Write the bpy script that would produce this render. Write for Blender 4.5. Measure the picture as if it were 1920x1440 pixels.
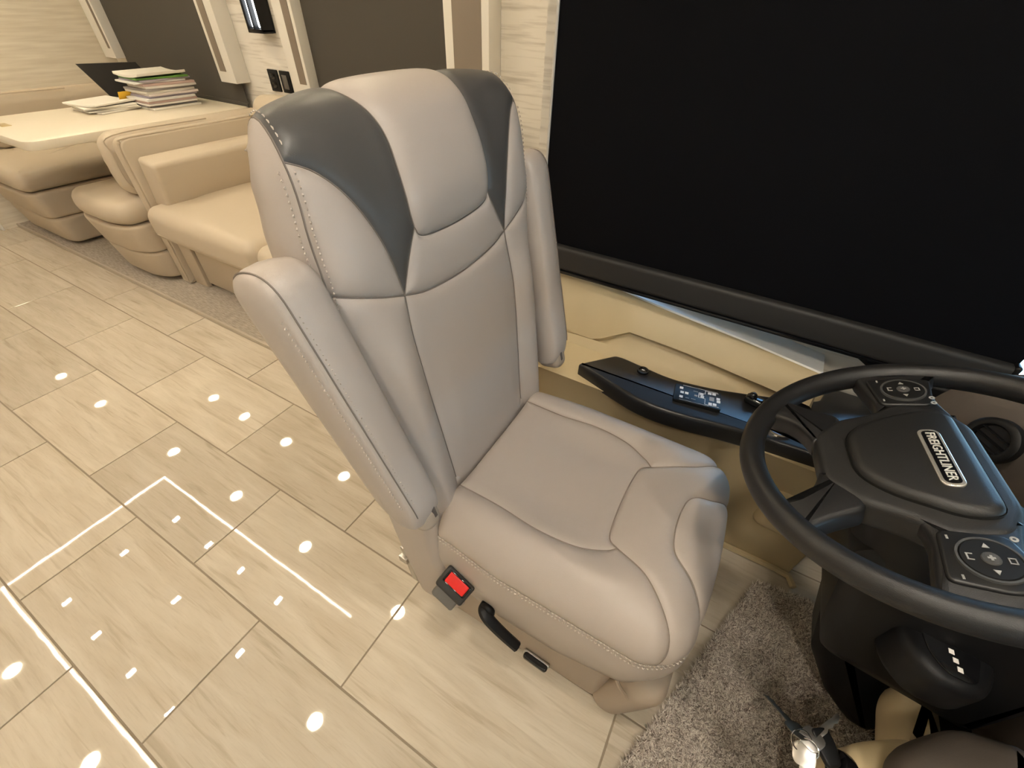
import bpy, math, random
import numpy as np
from mathutils import Matrix, Vector
from mathutils.geometry import delaunay_2d_cdt
random.seed(7); rng = np.random.default_rng(7)
SC = bpy.context.scene
for o in list(bpy.data.objects): bpy.data.objects.remove(o)

# ------------------------------------------------------------------ camera
CAM_F, CAM_YAW, CAM_PITCH, CAM_ROLL = 803.41, math.radians(118.765), math.radians(41.881), math.radians(-2.048)
def cam_axes():
    cy, sy, cp, sp = math.cos(CAM_YAW), math.sin(CAM_YAW), math.cos(CAM_PITCH), math.sin(CAM_PITCH)
    fw = np.array([cy*cp, sy*cp, -sp]); rt = np.array([sy, -cy, 0]); dn = np.cross(fw, rt)
    cr, sr = math.cos(CAM_ROLL), math.sin(CAM_ROLL)
    return cr*rt+sr*dn, -sr*rt+cr*dn, fw
_r, _d, _f = cam_axes()
cd = bpy.data.cameras.new('camera'); cam = bpy.data.objects.new('camera', cd); SC.collection.objects.link(cam)
cd.sensor_fit = 'HORIZONTAL'; cd.sensor_width = 36; cd.lens = CAM_F/1920*36; cd.clip_start = .02
cam.matrix_world = Matrix(((_r[0], -_d[0], -_f[0], 0), (_r[1], -_d[1], -_f[1], 0), (_r[2], -_d[2], -_f[2], 1.28), (0, 0, 0, 1)))
SC.camera = cam

# ------------------------------------------------------------------ world, exposure
wd = bpy.data.worlds.new('sky'); SC.world = wd; wd.use_nodes = True
nt = wd.node_tree; bg = nt.nodes['Background']
tc = nt.nodes.new('ShaderNodeTexCoord'); sx = nt.nodes.new('ShaderNodeSeparateXYZ'); rp = nt.nodes.new('ShaderNodeValToRGB')
nt.links.new(tc.outputs['Generated'], sx.inputs[0]); nt.links.new(sx.outputs['Z'], rp.inputs[0]); nt.links.new(rp.outputs[0], bg.inputs[0])
rp.color_ramp.elements[0].position = .0; rp.color_ramp.elements[0].color = (.50, .78, 1, 1)
rp.color_ramp.elements[1].position = .7; rp.color_ramp.elements[1].color = (.25, .52, .95, 1)
SKY = 14.0
bg.inputs[1].default_value = SKY
SC.view_settings.view_transform = 'Standard'; SC.view_settings.look = 'None'
SC.view_settings.exposure = 0.0; SC.view_settings.gamma = 1; SC.view_settings.use_curve_mapping = False
WARM = (1.0, .86, .60); NEUT = (1.0, .93, .82)
ROUND_POWER, RECT_POWER, STRIP_STRENGTH, CAB_POWER = 2.4, .75, 24.0, 8.2

# ------------------------------------------------------------------ materials
MATS = {}
def mat(name, col, rough=.5, metal=0., spec=.5, bump=None, var=None, coat=0., emit=None, sheen=0.):
    if name in MATS: return MATS[name]
    m = bpy.data.materials.new(name); m.use_nodes = True; n = m.node_tree.nodes; l = m.node_tree.links
    b = n['Principled BSDF']; b.inputs['Base Color'].default_value = (*col, 1); b.inputs['Roughness'].default_value = rough
    b.inputs['Metallic'].default_value = metal; b.inputs['Specular IOR Level'].default_value = spec
    b.inputs['Coat Weight'].default_value = coat; b.inputs['Coat Roughness'].default_value = .15
    b.inputs['Sheen Weight'].default_value = sheen
    if emit: b.inputs['Emission Color'].default_value = (*emit[0], 1); b.inputs['Emission Strength'].default_value = emit[1]
    tc = n.new('ShaderNodeTexCoord')
    if var:
        sc, c2, stretch = var[:3]; lo_, hi_ = var[3:] if len(var) > 3 else (.35, .68)
        mp = n.new('ShaderNodeMapping'); mp.inputs['Scale'].default_value = stretch
        nz = n.new('ShaderNodeTexNoise'); nz.inputs['Scale'].default_value = sc; nz.inputs['Detail'].default_value = 5
        cr = n.new('ShaderNodeValToRGB'); cr.color_ramp.elements[0].position = lo_; cr.color_ramp.elements[1].position = hi_
        cr.color_ramp.elements[0].color = (*c2, 1); cr.color_ramp.elements[1].color = (*col, 1)
        l.new(tc.outputs['Object'], mp.inputs[0]); l.new(mp.outputs[0], nz.inputs['Vector']); l.new(nz.outputs['Fac'], cr.inputs[0]); l.new(cr.outputs[0], b.inputs['Base Color'])
    if bump:
        sc, st = bump
        nz = n.new('ShaderNodeTexNoise'); nz.inputs['Scale'].default_value = sc; nz.inputs['Detail'].default_value = 3
        bp = n.new('ShaderNodeBump'); bp.inputs['Strength'].default_value = st; bp.inputs['Distance'].default_value = .002
        l.new(tc.outputs['Object'], nz.inputs['Vector']); l.new(nz.outputs['Fac'], bp.inputs['Height']); l.new(bp.outputs[0], b.inputs['Normal'])
    MATS[name] = m; return m

def tile_mat():
    m = bpy.data.materials.new('polished_stone_tile'); m.use_nodes = True; n = m.node_tree.nodes; l = m.node_tree.links; b = n['Principled BSDF']
    b.inputs['Roughness'].default_value = .02; b.inputs['Specular IOR Level'].default_value = .5
    tc = n.new('ShaderNodeTexCoord'); oi = n.new('ShaderNodeObjectInfo'); mul = n.new('ShaderNodeMath'); mul.operation = 'MULTIPLY'; mul.inputs[1].default_value = 37
    cx = n.new('ShaderNodeCombineXYZ'); add = n.new('ShaderNodeVectorMath'); add.operation = 'ADD'
    l.new(oi.outputs['Random'], mul.inputs[0])
    for k in range(3): l.new(mul.outputs[0], cx.inputs[k])
    l.new(tc.outputs['Object'], add.inputs[0]); l.new(cx.outputs[0], add.inputs[1])
    def noise(scale, stretch, lo, hi, c0, c1, rot=.1, detail=6):
        mp = n.new('ShaderNodeMapping'); mp.inputs['Scale'].default_value = stretch; mp.inputs['Rotation'].default_value = (0, 0, rot)
        nz = n.new('ShaderNodeTexNoise'); nz.inputs['Scale'].default_value = scale; nz.inputs['Detail'].default_value = detail; nz.inputs['Distortion'].default_value = .6
        r = n.new('ShaderNodeValToRGB'); r.color_ramp.elements[0].position = lo; r.color_ramp.elements[1].position = hi
        r.color_ramp.elements[0].color = c0; r.color_ramp.elements[1].color = c1
        l.new(add.outputs[0], mp.inputs[0]); l.new(mp.outputs[0], nz.inputs['Vector']); l.new(nz.outputs['Fac'], r.inputs[0]); return r
    base = noise(3, (1.2, 9, 1), .3, .7, (.545, .47, .365, 1), (.65, .58, .475, 1))
    vein = noise(5, (.9, 13, 1), .30, .44, (.74, .70, .64, 1), (1, 1, 1, 1), .06, 8)
    fine = noise(26, (.8, 10, 1), .3, .5, (.86, .84, .80, 1), (1, 1, 1, 1), .08)
    x1 = n.new('ShaderNodeMixRGB'); x1.blend_type = 'MULTIPLY'; x1.inputs[0].default_value = .6
    x2 = n.new('ShaderNodeMixRGB'); x2.blend_type = 'MULTIPLY'; x2.inputs[0].default_value = .45
    l.new(base.outputs[0], x1.inputs[1]); l.new(vein.outputs[0], x1.inputs[2]); l.new(x1.outputs[0], x2.inputs[1]); l.new(fine.outputs[0], x2.inputs[2])
    hv = n.new('ShaderNodeHueSaturation'); vr = n.new('ShaderNodeMapRange'); vr.inputs[3].default_value = .92; vr.inputs[4].default_value = 1.06
    l.new(oi.outputs['Random'], vr.inputs[0]); l.new(vr.outputs[0], hv.inputs['Value']); l.new(x2.outputs[0], hv.inputs['Color'])
    l.new(hv.outputs[0], b.inputs['Base Color'])
    nz = n.new('ShaderNodeTexNoise'); nz.inputs['Scale'].default_value = 9; bp = n.new('ShaderNodeBump'); bp.inputs['Strength'].default_value = .03; bp.inputs['Distance'].default_value = .004
    l.new(add.outputs[0], nz.inputs['Vector']); l.new(nz.outputs['Fac'], bp.inputs['Height']); l.new(bp.outputs[0], b.inputs['Normal'])
    return m

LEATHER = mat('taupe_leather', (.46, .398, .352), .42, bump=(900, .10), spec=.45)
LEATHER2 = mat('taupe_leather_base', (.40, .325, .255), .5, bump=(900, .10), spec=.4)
DARKLEATHER = mat('charcoal_leather', (.085, .079, .075), .40, bump=(900, .10), spec=.45)
SEAM = mat('seam_thread', (.20, .165, .14), .8)
THREAD = mat('stitch_thread', (.62, .55, .49), .7)
SOFAL = mat('cream_leather', (.57, .48, .365), .45, bump=(600, .10), spec=.4)
SOFAL2 = mat('cream_leather_skirt', (.54, .45, .34), .5, bump=(600, .10), spec=.35)
BLACKP = mat('black_plastic', (.006, .006, .007), .42, bump=(1500, .12), spec=.28)
RIMP = mat('wheel_leather', (.012, .0115, .012), .42, bump=(1200, .15))
HUBP = mat('hub_plastic', (.015, .0145, .0145), .5, bump=(1200, .15))
GLOSSB = mat('gloss_black', (.006, .006, .007), .12)
TANP = mat('tan_plastic', (.55, .44, .265), .48, bump=(1500, .12))
DASHP = mat('brown_dash', (.085, .068, .056), .6, bump=(900, .15))
WHITEP = mat('white_trim', (.84, .81, .75), .35)
LAMIN = mat('grey_grain_laminate', (.86, .82, .75), .45, var=(3.2, (.60, .55, .48), (1.2, 1.2, 20), .30, .50), spec=.4)
CARPET = mat('woven_carpet', (.56, .50, .42), .95, var=(26, (.36, .31, .25), (1, 9, 1)), bump=(300, .6), spec=.1)
SHADE = mat('charcoal_shade', (.085, .077, .066), .8, bump=(1800, .2), spec=.2)
BLACKSHADE = mat('black_shade', (.0022, .0022, .0035), .8, spec=.12)
STEEL = mat('steel', (.55, .53, .5), .3, metal=1)
CHROME = mat('chrome', (.8, .8, .8), .12, metal=1)
RED = mat('red_button', (.75, .02, .015), .3)
PAPER = mat('paper', (.80, .76, .68), .8)
ICON = mat('white_print', (.75, .75, .75), .6)
GROUT = mat('grout', (.30, .245, .18), .9)
CEIL = mat('ceiling_vinyl', (.72, .64, .52), .6)

# ------------------------------------------------------------------ object helpers
ORG = {}
COL = SC.collection
def bbox_base(V): V = np.asarray(V); return np.array([(V[:, 0].min()+V[:, 0].max())/2, (V[:, 1].min()+V[:, 1].max())/2, V[:, 2].min()])
def tag(o, label=None, cat=None, group=None, kind=None):
    if label: o['label'] = label
    if cat: o['category'] = cat
    if group: o['group'] = group
    if kind: o['kind'] = kind
    return o
def mk(name, sh, m, parent=None, smooth=True, **tags):
    V, F = sh; V = np.asarray(V, float)
    org = ORG[parent.name] if parent else bbox_base(V)
    me = bpy.data.meshes.new(name); me.from_pydata((V-org).tolist(), [], [list(f) for f in F]); me.materials.append(m)
    if smooth:
        me.shade_smooth()
        if smooth != 'all': me.set_sharp_from_angle(angle=math.radians(42))
    o = bpy.data.objects.new(name, me); COL.objects.link(o)
    if parent: o.parent = parent
    else: o.location = org
    ORG[o.name] = org
    return tag(o, **tags)
def thing(name, loc, label=None, cat=None, group=None, kind=None):
    o = bpy.data.objects.new(name, None); o.empty_display_size = .05; COL.objects.link(o); o.location = loc; ORG[o.name] = np.array(loc, float)
    return tag(o, label, cat, group, kind)

# ------------------------------------------------------------------ shape helpers: each returns (V, F)
def join(*shs):
    V = []; F = []; k = 0
    for v, f in shs:
        v = np.asarray(v, float); V.append(v); F += [[i+k for i in q] for q in f]; k += len(v)
    return np.vstack(V), F
def weld(V, F):
    key = {}; idx = []; out = []
    for v in np.round(V, 7):
        t = tuple(v)
        if t not in key: key[t] = len(out); out.append(t)
        idx.append(key[t])
    FF = []
    for f in F:
        g = []
        for i in f:
            j = idx[i]
            if not g or (g[-1] != j): g.append(j)
        if len(g) > 1 and g[0] == g[-1]: g.pop()
        if len(g) > 2: FF.append(g)
    return np.array(out), FF
def rbox(c, s, r, n=3, m=0, puff=None):
    """rounded box, centre c, size s, radius r; m interior cuts; puff=(px,py,pz) swells the faces"""
    s = np.array(s, float); r = min(r, s.min()/2*.999); core = s/2-r
    ax = [(-1., math.tan((i/n-1)*math.pi/4)) for i in range(n+1)] + [(-1+2*(k+1)/(m+1), 0.) for k in range(m)] + [(1., math.tan(i/n*math.pi/4)) for i in range(n+1)]
    V = []; F = []
    for w in range(3):
        u, v = (w+1) % 3, (w+2) % 3
        for sg in (-1, 1):
            k0 = len(V); N = len(ax)
            for a, da in ax:
                for b, db in ax:
                    d = np.zeros(3); d[w] = sg; d[u] = da; d[v] = db; d /= np.linalg.norm(d)
                    cc = np.zeros(3); cc[w] = sg; cc[u] = a; cc[v] = b
                    V.append(cc*core+r*d)
            for i in range(N-1):
                for j in range(N-1):
                    q = [k0+i*N+j, k0+(i+1)*N+j, k0+(i+1)*N+j+1, k0+i*N+j+1]
                    F.append(q if sg > 0 else q[::-1])
    V, F = weld(np.array(V), F)
    if puff is not None:
        h = s/2; t = np.clip(V/h, -1, 1); g = 1-t**2
        for w in range(3):
            u, v = (w+1) % 3, (w+2) % 3
            V[:, w] += puff[w]*t[:, w]*g[:, u]*g[:, v]
    return V+np.array(c, float), F
def box(x0, x1, y0, y1, z0, z1, r=.002, n=1):
    return rbox(((x0+x1)/2, (y0+y1)/2, (z0+z1)/2), (abs(x1-x0), abs(y1-y0), abs(z1-z0)), r, n)
def rot(sh, ax, ang, piv=(0, 0, 0)):
    V, F = sh; R = np.array(Matrix.Rotation(ang, 3, ax)); p = np.array(piv, float)
    return (np.asarray(V)-p) @ R.T + p, F
def move(sh, d): return np.asarray(sh[0])+np.array(d, float), sh[1]
def to_frame(sh, o, ex, ey, ez):
    V = np.asarray(sh[0]); return np.array(o)+V[:, :1]*np.array(ex)+V[:, 1:2]*np.array(ey)+V[:, 2:3]*np.array(ez), sh[1]
def crspline(P, n=8, closed=False):
    P = np.asarray(P, float)
    Q = np.vstack([P[-1:], P, P[:2]]) if closed else np.vstack([2*P[0]-P[1], P, 2*P[-1]-P[-2]])
    out = []
    for i in range(1, len(Q)-2):
        a, b, c, d = Q[i-1:i+3]
        for k in range(n):
            t = k/n; out.append(.5*(2*b+(-a+c)*t+(2*a-5*b+4*c-d)*t*t+(-a+3*b-3*c+d)*t**3))
    if not closed: out.append(P[-1])
    return np.array(out)
def tube(P, r, n=8, closed=False, flat=1., up=None):
    P = np.asarray(P, float); N = len(P); R = np.full(N, r) if np.isscalar(r) else np.asarray(r)
    T = np.gradient(P, axis=0) if not closed else np.roll(P, -1, 0)-np.roll(P, 1, 0)
    T /= np.linalg.norm(T, axis=1)[:, None]+1e-12
    a = np.array(up, float) if up is not None else (np.array([0, 0, 1.]) if abs(T[0, 2]) < .9 else np.array([1., 0, 0]))
    V = []; F = []
    for i in range(N):
        a = a if up is None else np.array(up, float)
        a = a-T[i]*(a@T[i]); a /= np.linalg.norm(a)+1e-12; b = np.cross(T[i], a)
        for k in range(n):
            th = 2*math.pi*k/n; V.append(P[i]+R[i]*(math.cos(th)*b+flat*math.sin(th)*a))
    for i in range(N if closed else N-1):
        j = (i+1) % N
        for k in range(n): F.append([i*n+k, i*n+(k+1) % n, j*n+(k+1) % n, j*n+k])
    if not closed: F.append(list(range(n))[::-1]); F.append([(N-1)*n+k for k in range(n)])
    return np.array(V), F
def lathe(prof, n=24):
    V = []; F = []; m = len(prof)
    for k in range(n):
        th = 2*math.pi*k/n
        for r, z in prof: V.append((r*math.cos(th), r*math.sin(th), z))
    for k in range(n):
        k2 = (k+1) % n
        for i in range(m-1): F.append([k*m+i, k2*m+i, k2*m+i+1, k*m+i+1])
    V, F = weld(np.array(V), F)
    return V, F
def disc(c, r, z0, z1, n=28, b=.002, o=(1, 0, 0), p=(0, 1, 0), q=(0, 0, 1)):
    return to_frame(lathe([(0, z0), (r, z0), (r, z1-b), (r-b, z1), (0, z1)], n), c, o, p, q)
def loft(rings, caps=True, closed=True):
    V = np.vstack([np.asarray(r, float) for r in rings]); n = len(rings[0]); F = []
    for i in range(len(rings)-1):
        for k in range(n if closed else n-1):
            k2 = (k+1) % n; F.append([i*n+k, i*n+k2, (i+1)*n+k2, (i+1)*n+k])
    if caps: F.append(list(range(n))[::-1]); F.append([(len(rings)-1)*n+k for k in range(n)])
    return V, F
def area2(P): P = np.asarray(P); return .5*np.sum(P[:, 0]*np.roll(P[:, 1], -1)-np.roll(P[:, 0], -1)*P[:, 1])
def inset(P, d):
    P = np.asarray(P, float); s = 1 if area2(P) > 0 else -1
    e0 = P-np.roll(P, 1, 0); e1 = np.roll(P, -1, 0)-P
    n0 = np.stack([-e0[:, 1], e0[:, 0]], 1)*s; n1 = np.stack([-e1[:, 1], e1[:, 0]], 1)*s
    n0 /= np.linalg.norm(n0, axis=1)[:, None]+1e-9; n1 /= np.linalg.norm(n1, axis=1)[:, None]+1e-9
    b = n0+n1; b /= (np.linalg.norm(b, axis=1)[:, None]+1e-9); c = np.clip((b*n0).sum(1), .5, 1)
    return P+b*(d/c)[:, None]
def rpoly(P, r, n=5):
    """round the corners of a polygon"""
    P = np.asarray(P, float); out = []; N = len(P); rr = [r]*N if np.isscalar(r) else r
    for i in range(N):
        a, b, c = P[i-1], P[i], P[(i+1) % N]; d0 = a-b; d1 = c-b; l0 = np.linalg.norm(d0); l1 = np.linalg.norm(d1)
        t = min(rr[i], l0*.48, l1*.48)
        if t < 1e-6: out.append(b); continue
        p0 = b+d0/l0*t; p1 = b+d1/l1*t
        for k in range(n+1):
            s = k/n; out.append((1-s)**2*p0+2*s*(1-s)*b+s*s*p1)
    return np.array(out)
def prism(P, z0, z1, b=.003, frame=None, nb=2, both=True):
    """extruded polygon (local x,y) from z0 to z1, edge rounding b; frame=(o,ex,ey,ez)"""
    P = np.asarray(P, float)
    if area2(P) < 0: P = P[::-1]
    R = []
    st = []
    if both:
        for k in range(nb+1): a = k/nb*math.pi/2; st.append((b*(1-math.sin(a)), z0+b*(1-math.cos(a))))
    else: st.append((0, z0))
    for k in range(nb+1): a = k/nb*math.pi/2; st.append((b*(1-math.cos(a)), z1-b*(1-math.sin(a))))
    for ins, z in st: Q = inset(P, ins); R.append(np.column_stack([Q, np.full(len(Q), z)]))
    sh = loft(R)
    return to_frame(sh, *frame) if frame else sh
def ell(c, r, n=12, m=8):
    return move(lathe([(math.cos(a)*1., math.sin(a)) for a in np.linspace(-math.pi/2, math.pi/2, m)], n), (0, 0, 0))[0]*np.array(r)+np.array(c), lathe([(math.cos(a), math.sin(a)) for a in np.linspace(-math.pi/2, math.pi/2, m)], n)[1]

# CDT panel on a parametric surface ----------------------------------------------------
def segdist(Q, A, B):
    d = B-A; L2 = (d*d).sum(1)+1e-12
    out = np.full(len(Q), 1e9)
    for i in range(len(A)):
        t = np.clip(((Q-A[i]) @ d[i])/L2[i], 0, 1); e = Q-A[i]-t[:, None]*d[i]; out = np.minimum(out, np.hypot(e[:, 0], e[:, 1]))
    return out
def inside(Q, P):
    c = np.zeros(len(Q), bool); j = len(P)-1
    for i in range(len(P)):
        xi, yi = P[i]; xj, yj = P[j]
        if yi != yj: c ^= ((yi > Q[:, 1]) != (yj > Q[:, 1])) & (Q[:, 0] < (xj-xi)*(Q[:, 1]-yi)/(yj-yi)+xi)
        j = i
    return c
def resample(P, step):
    out = []
    for i in range(len(P)):
        a, b = P[i], P[(i+1) % len(P)]; n = max(1, int(round(np.linalg.norm(b-a)/step)))
        for k in range(n): out.append(a+(b-a)*k/n)
    return np.array(out)
def panel(poly, surf, depth=.006, w=.006, step=.008, puff=0., pw=.03):
    """triangulated patch of surf(u,v)->(P,N); edges tucked in by depth over width w, middle swollen by puff"""
    P = resample(np.asarray(poly, float), .004)
    A = P; B = np.roll(P, -1, 0); s = 1 if area2(P) > 0 else -1
    nn = B-np.roll(P, 1, 0); nn = np.stack([-nn[:, 1], nn[:, 0]], 1)*s; nn /= np.linalg.norm(nn, axis=1)[:, None]+1e-9
    pts = [P]
    for d in (.0015, .0035, .007):
        Q = P+nn*d
        ok = inside(Q, P)
        ok &= segdist(Q, A, B) > d*.85
        pts.append(Q[ok])
    lo = P.min(0); hi = P.max(0)
    gx, gy = np.meshgrid(np.arange(lo[0], hi[0], step), np.arange(lo[1], hi[1], step)); G = np.column_stack([gx.ravel(), gy.ravel()]); G[:, 0] += (np.round((G[:, 1]-lo[1])/step).astype(int) % 2)*step/2
    ok = inside(G, P); G = G[ok]; dd = segdist(G, A, B); pts.append(G[dd > .0105])
    pts = np.vstack(pts); n = len(P)
    r = delaunay_2d_cdt([Vector(q) for q in pts], [(i, (i+1) % n) for i in range(n)], [list(range(n))], 1, 1e-6)
    UV = np.array([tuple(v) for v in r[0]]); F = [list(f) for f in r[2]]
    d = segdist(UV, A, B)
    Pt, Nm = surf(UV[:, 0], UV[:, 1])
    off = -depth*np.exp(-(d/w)**1.2) + puff*(1-np.exp(-d/pw))
    V = Pt+Nm*off[:, None]
    # orient faces along the surface normal
    FF = []
    for f in F:
        a, b, c = V[f[0]], V[f[1]], V[f[2]]
        FF.append(f if np.cross(b-a, c-a) @ Nm[f[0]] > 0 else f[::-1])
    return V, FF
def stitches(P, Nrm, side, step=.0075, length=.0042, r=.0009, offs=(0.,)):
    """short thread capsules beside a seam: P points on the surface, Nrm normals, side lateral unit vectors"""
    L = np.r_[0, np.cumsum(np.linalg.norm(np.diff(P, axis=0), axis=1))]; S = np.arange(step, L[-1]-step, step)
    I = lambda A, s: np.array([np.interp(s, L, A[:, k]) for k in range(3)])
    out = []
    for o in offs:
        for s in S:
            a = I(P, s-length/2)+I(side, s)*o; b = I(P, s+length/2)+I(side, s)*o; n = I(Nrm, s); n /= np.linalg.norm(n)+1e-9
            out.append(tube([a, (a+b)/2+n*r*.8, b], [r*.5, r, r*.5], 4))
    return join(*out)

# ================================================================== THE SETTING
def struct(name, sh, m, parent=None, smooth=False, label=None):
    o = mk(name, sh, m, parent, smooth)
    if parent is None: o['kind'] = 'structure'
    if label: o['label'] = label
    return o
TILE = tile_mat()
SLIDE_Y = .858
floor = struct('floor', box(-7.2, 1.55, -1.25, 1.25, -.03, -.0025, .001), GROUT, label='polished cream stone tile floor with grey grout')
def tile_mesh(dx, dy):
    V, F = rbox((0, 0, -.006), (dx, dy, .012), .0012, 1); me = bpy.data.meshes.new('tile'); me.from_pydata(V.tolist(), [], F); me.materials.append(TILE); return me
TM = {}
JX, JY, TL, TW, GAP = -1.0925, .0525, .61, .305, .0042
for row in range(-5, 4):
    y0 = JY+row*TW; y1 = y0+TW
    for colx in range(-11, 6):
        x0 = JX+colx*TL+(TL/2 if row % 2 else 0); x1 = x0+TL
        yy0, yy1, xx0, xx1 = max(y0, -1.25), y1, max(x0, -7.2), min(x1, 1.5)
        lim = SLIDE_Y-.004 if xx1 < -.55 else 1.2
        yy1 = min(yy1, lim)
        if yy1-yy0 < .02 or xx1-xx0 < .02: continue
        dx, dy = round(xx1-xx0-GAP, 4), round(yy1-yy0-GAP, 4)
        if (dx, dy) not in TM: TM[(dx, dy)] = tile_mesh(dx, dy)
        t = bpy.data.objects.new('tile', TM[(dx, dy)]); COL.objects.link(t); t.parent = floor
        t.location = np.array([(xx0+xx1)/2, (yy0+yy1)/2, 0])-ORG['floor']
        t.rotation_euler = (random.uniform(-1, 1)*.0012, random.uniform(-1, 1)*.0012, 0)
struct('floor_slide_out', box(-4.5, -.62, SLIDE_Y, 1.97, -.02, .018, .004), CARPET, label='woven beige carpet of the raised slide-out floor')
struct('trim_1', box(-4.5, -.60, SLIDE_Y-.006, SLIDE_Y+.006, -.002, .021, .002), mat('edge_trim', (.52, .45, .36), .4), label='thin beige edge trim of the slide-out floor')

struct('wall_left', box(-4.5, -.62, 1.95, 1.99, 0, 2.1, .001), LAMIN, label='slide-out side wall in pale grain laminate')
struct('wall_slide_end', box(-4.52, -4.47, .78, 1.95, 0, 2.1, .001), mat('beige_grain_laminate', (.86, .79, .66), .5, var=(3.0, (.74, .66, .53), (1.2, 1.2, 20)), spec=.35), label='beige grain end wall behind the far bench')
struct('wall_slide_front', box(-.62, -.58, 1.24, 1.99, 0, 2.1, .001), LAMIN, label='end wall of the slide-out by the cab')
struct('wall_corridor', box(-7.2, -4.52, .78, .82, 0, 2.1, .001), LAMIN, label='corridor wall beyond the slide-out')
struct('baseboard_left', box(-7.2, -4.46, .765, .78, 0, .09, .003), WHITEP, label='low base strip at the far end wall')
struct('wall_right', box(-7.2, 1.5, -1.29, -1.25, 0, 2.1, .001), mat('beige_wall', (.60, .52, .41), .5), label='passenger side wall')
struct('wall_rear', box(-7.24, -7.2, -1.29, .82, 0, 2.1, .001), MATS['beige_wall'], label='rear wall')
struct('ceiling', box(-7.24, 1.55, -1.29, 1.29, 2.1, 2.14, .001), CEIL, label='cream vinyl ceiling')
struct('ceiling_slide_out', box(-4.52, -.58, .82, 1.99, 1.95, 2.0, .001), CEIL, label='lower ceiling of the slide-out')

# cab side wall with the driver's window
FR_XZ = ((1, 0, 0), (0, 0, 1), (0, 1, 0))   # polygon x,z extruded along y
def xz(P, y0, y1, b=.002): return prism(P, y0, y1, b, ((0, 0, 0), (1, 0, 0), (0, 0, 1), (0, 1, 0)), 1)
WEDGE = [(.62, .47), (.41, .578), (.326, .624), (.20, .655), (-.36, .690)]
struct('wall_cab', xz([(-.58, 0), (1.5, 0), (1.5, .46)]+WEDGE+[(-.42, .69), (-.58, .69)], 1.25, 1.29), LAMIN, label='pale grain wall below the driver window')
struct('wall_cab_pillar', box(-.58, -.40, 1.25, 1.29, .69, 2.1, .001), LAMIN, label='pillar between slide-out and driver window')
struct('wall_cab_header', box(-.42, 1.5, 1.25, 1.29, 1.78, 2.1, .001), LAMIN, label='header above the driver window')
struct('wall_front', box(1.5, 1.55, -1.29, 1.29, 0, .84, .001), DASHP, label='front wall below the windshield')
struct('wall_front_header', box(1.5, 1.55, -1.29, 1.29, 1.80, 2.1, .001), CEIL, label='header above the windshield')
def glass_mat():
    m = bpy.data.materials.new('window_glass'); m.use_nodes = True; n = m.node_tree.nodes; l = m.node_tree.links
    n.remove(n['Principled BSDF']); t = n.new('ShaderNodeBsdfTransparent'); g = n.new('ShaderNodeBsdfGlossy'); g.inputs['Roughness'].default_value = 0
    t.inputs[0].default_value = (.86, .92, .93, 1); f = n.new('ShaderNodeFresnel'); f.inputs[0].default_value = 1.45; x = n.new('ShaderNodeMixShader')
    l.new(f.outputs[0], x.inputs[0]); l.new(t.outputs[0], x.inputs[1]); l.new(g.outputs[0], x.inputs[2]); l.new(x.outputs[0], n['Material Output'].inputs[0]); return m
GLASS = glass_mat()
w3 = thing('window_3', (.4, 1.27, .5), 'driver side window behind the black shade', kind='structure')
outl = WEDGE+[(-.38, 1.76), (1.44, 1.76), (1.44, .47)]
mk('window_frame', tube([(x, 1.262, z) for x, z in outl], .018, 6, closed=True, flat=1.), BLACKP, w3)
mk('pane', xz(outl, 1.268, 1.272, .0005), GLASS, w3, False)
w4 = thing('window_4', (1.52, 0, .84), 'windshield glass across the front', kind='structure')
mk('pane', box(1.518, 1.524, -1.2, 1.2, .84, 1.80, .0005), GLASS, w4, False)
mk('window_frame', tube([(1.515, -1.22, .85), (1.515, 1.22, .85), (1.515, 1.22, 1.79), (1.515, -1.22, 1.79)], .025, 6, closed=True), BLACKP, w4)
for ys in (1.22, -1.22):
    struct('trim_2' if ys > 0 else 'trim_3', box(1.44, 1.52, ys-.06, ys+.06, .45, 2.1, .01, 2), BLACKP, label='black windshield pillar')

ws = thing('windshield_shade', (1.46, 0, .98), 'black roller shade lowered over the upper windshield', 'shade')
mk('fabric', box(1.455, 1.459, -1.15, 1.15, 1.0, 1.75, .001), BLACKSHADE, ws, False)
mk('bottom_bar', box(1.445, 1.470, -1.15, 1.15, .975, 1.01, .008, 2), BLACKP, ws)
mk('roller_housing', box(1.41, 1.49, -1.15, 1.15, 1.75, 1.83, .02, 2), BLACKP, ws)

# ------------------------------------------------------------------ ceiling lights (mostly seen mirrored in the floor, some added)
def emitter(name, col, strength): return mat(name, (.8, .8, .8), .4, emit=(col, strength))
LR = .046
EM_R = emitter('downlight_lens', WARM, ROUND_POWER/(math.pi*math.pi*LR*LR))
EM_Q = emitter('spot_lens', NEUT, RECT_POWER/(math.pi*.028*.052))
EM_S = emitter('strip_diffuser', (1., .90, .82), STRIP_STRENGTH)
RING = mat('light_ring', (.85, .82, .75), .3, emit=(WARM, 4.0))
def copy_tree(o, delta, label=None):
    c = o.copy(); COL.objects.link(c); c.location = Vector(o.location)+Vector(delta)
    if label: c['label'] = label
    for ch in o.children:
        d = ch.copy(); COL.objects.link(d); d.parent = c
    return c
CZ = 2.1
d0 = (-1.26, .68, CZ)
dl = thing('ceiling_downlight', d0, 'round warm ceiling downlight', 'downlight', 'round warm ceiling downlights')
mk('lens', to_frame(lathe([(0, -.004), (LR, -.004), (LR, -.001), (0, -.001)], 28), d0, (1, 0, 0), (0, 1, 0), (0, 0, 1)), EM_R, dl)
mk('ring', to_frame(lathe([(LR+.001, -.003), (LR+.004, -.008), (LR+.015, -.007), (LR+.018, -.001), (LR+.001, -.001)], 28), d0, (1, 0, 0), (0, 1, 0), (0, 0, 1)), RING, dl)
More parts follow.
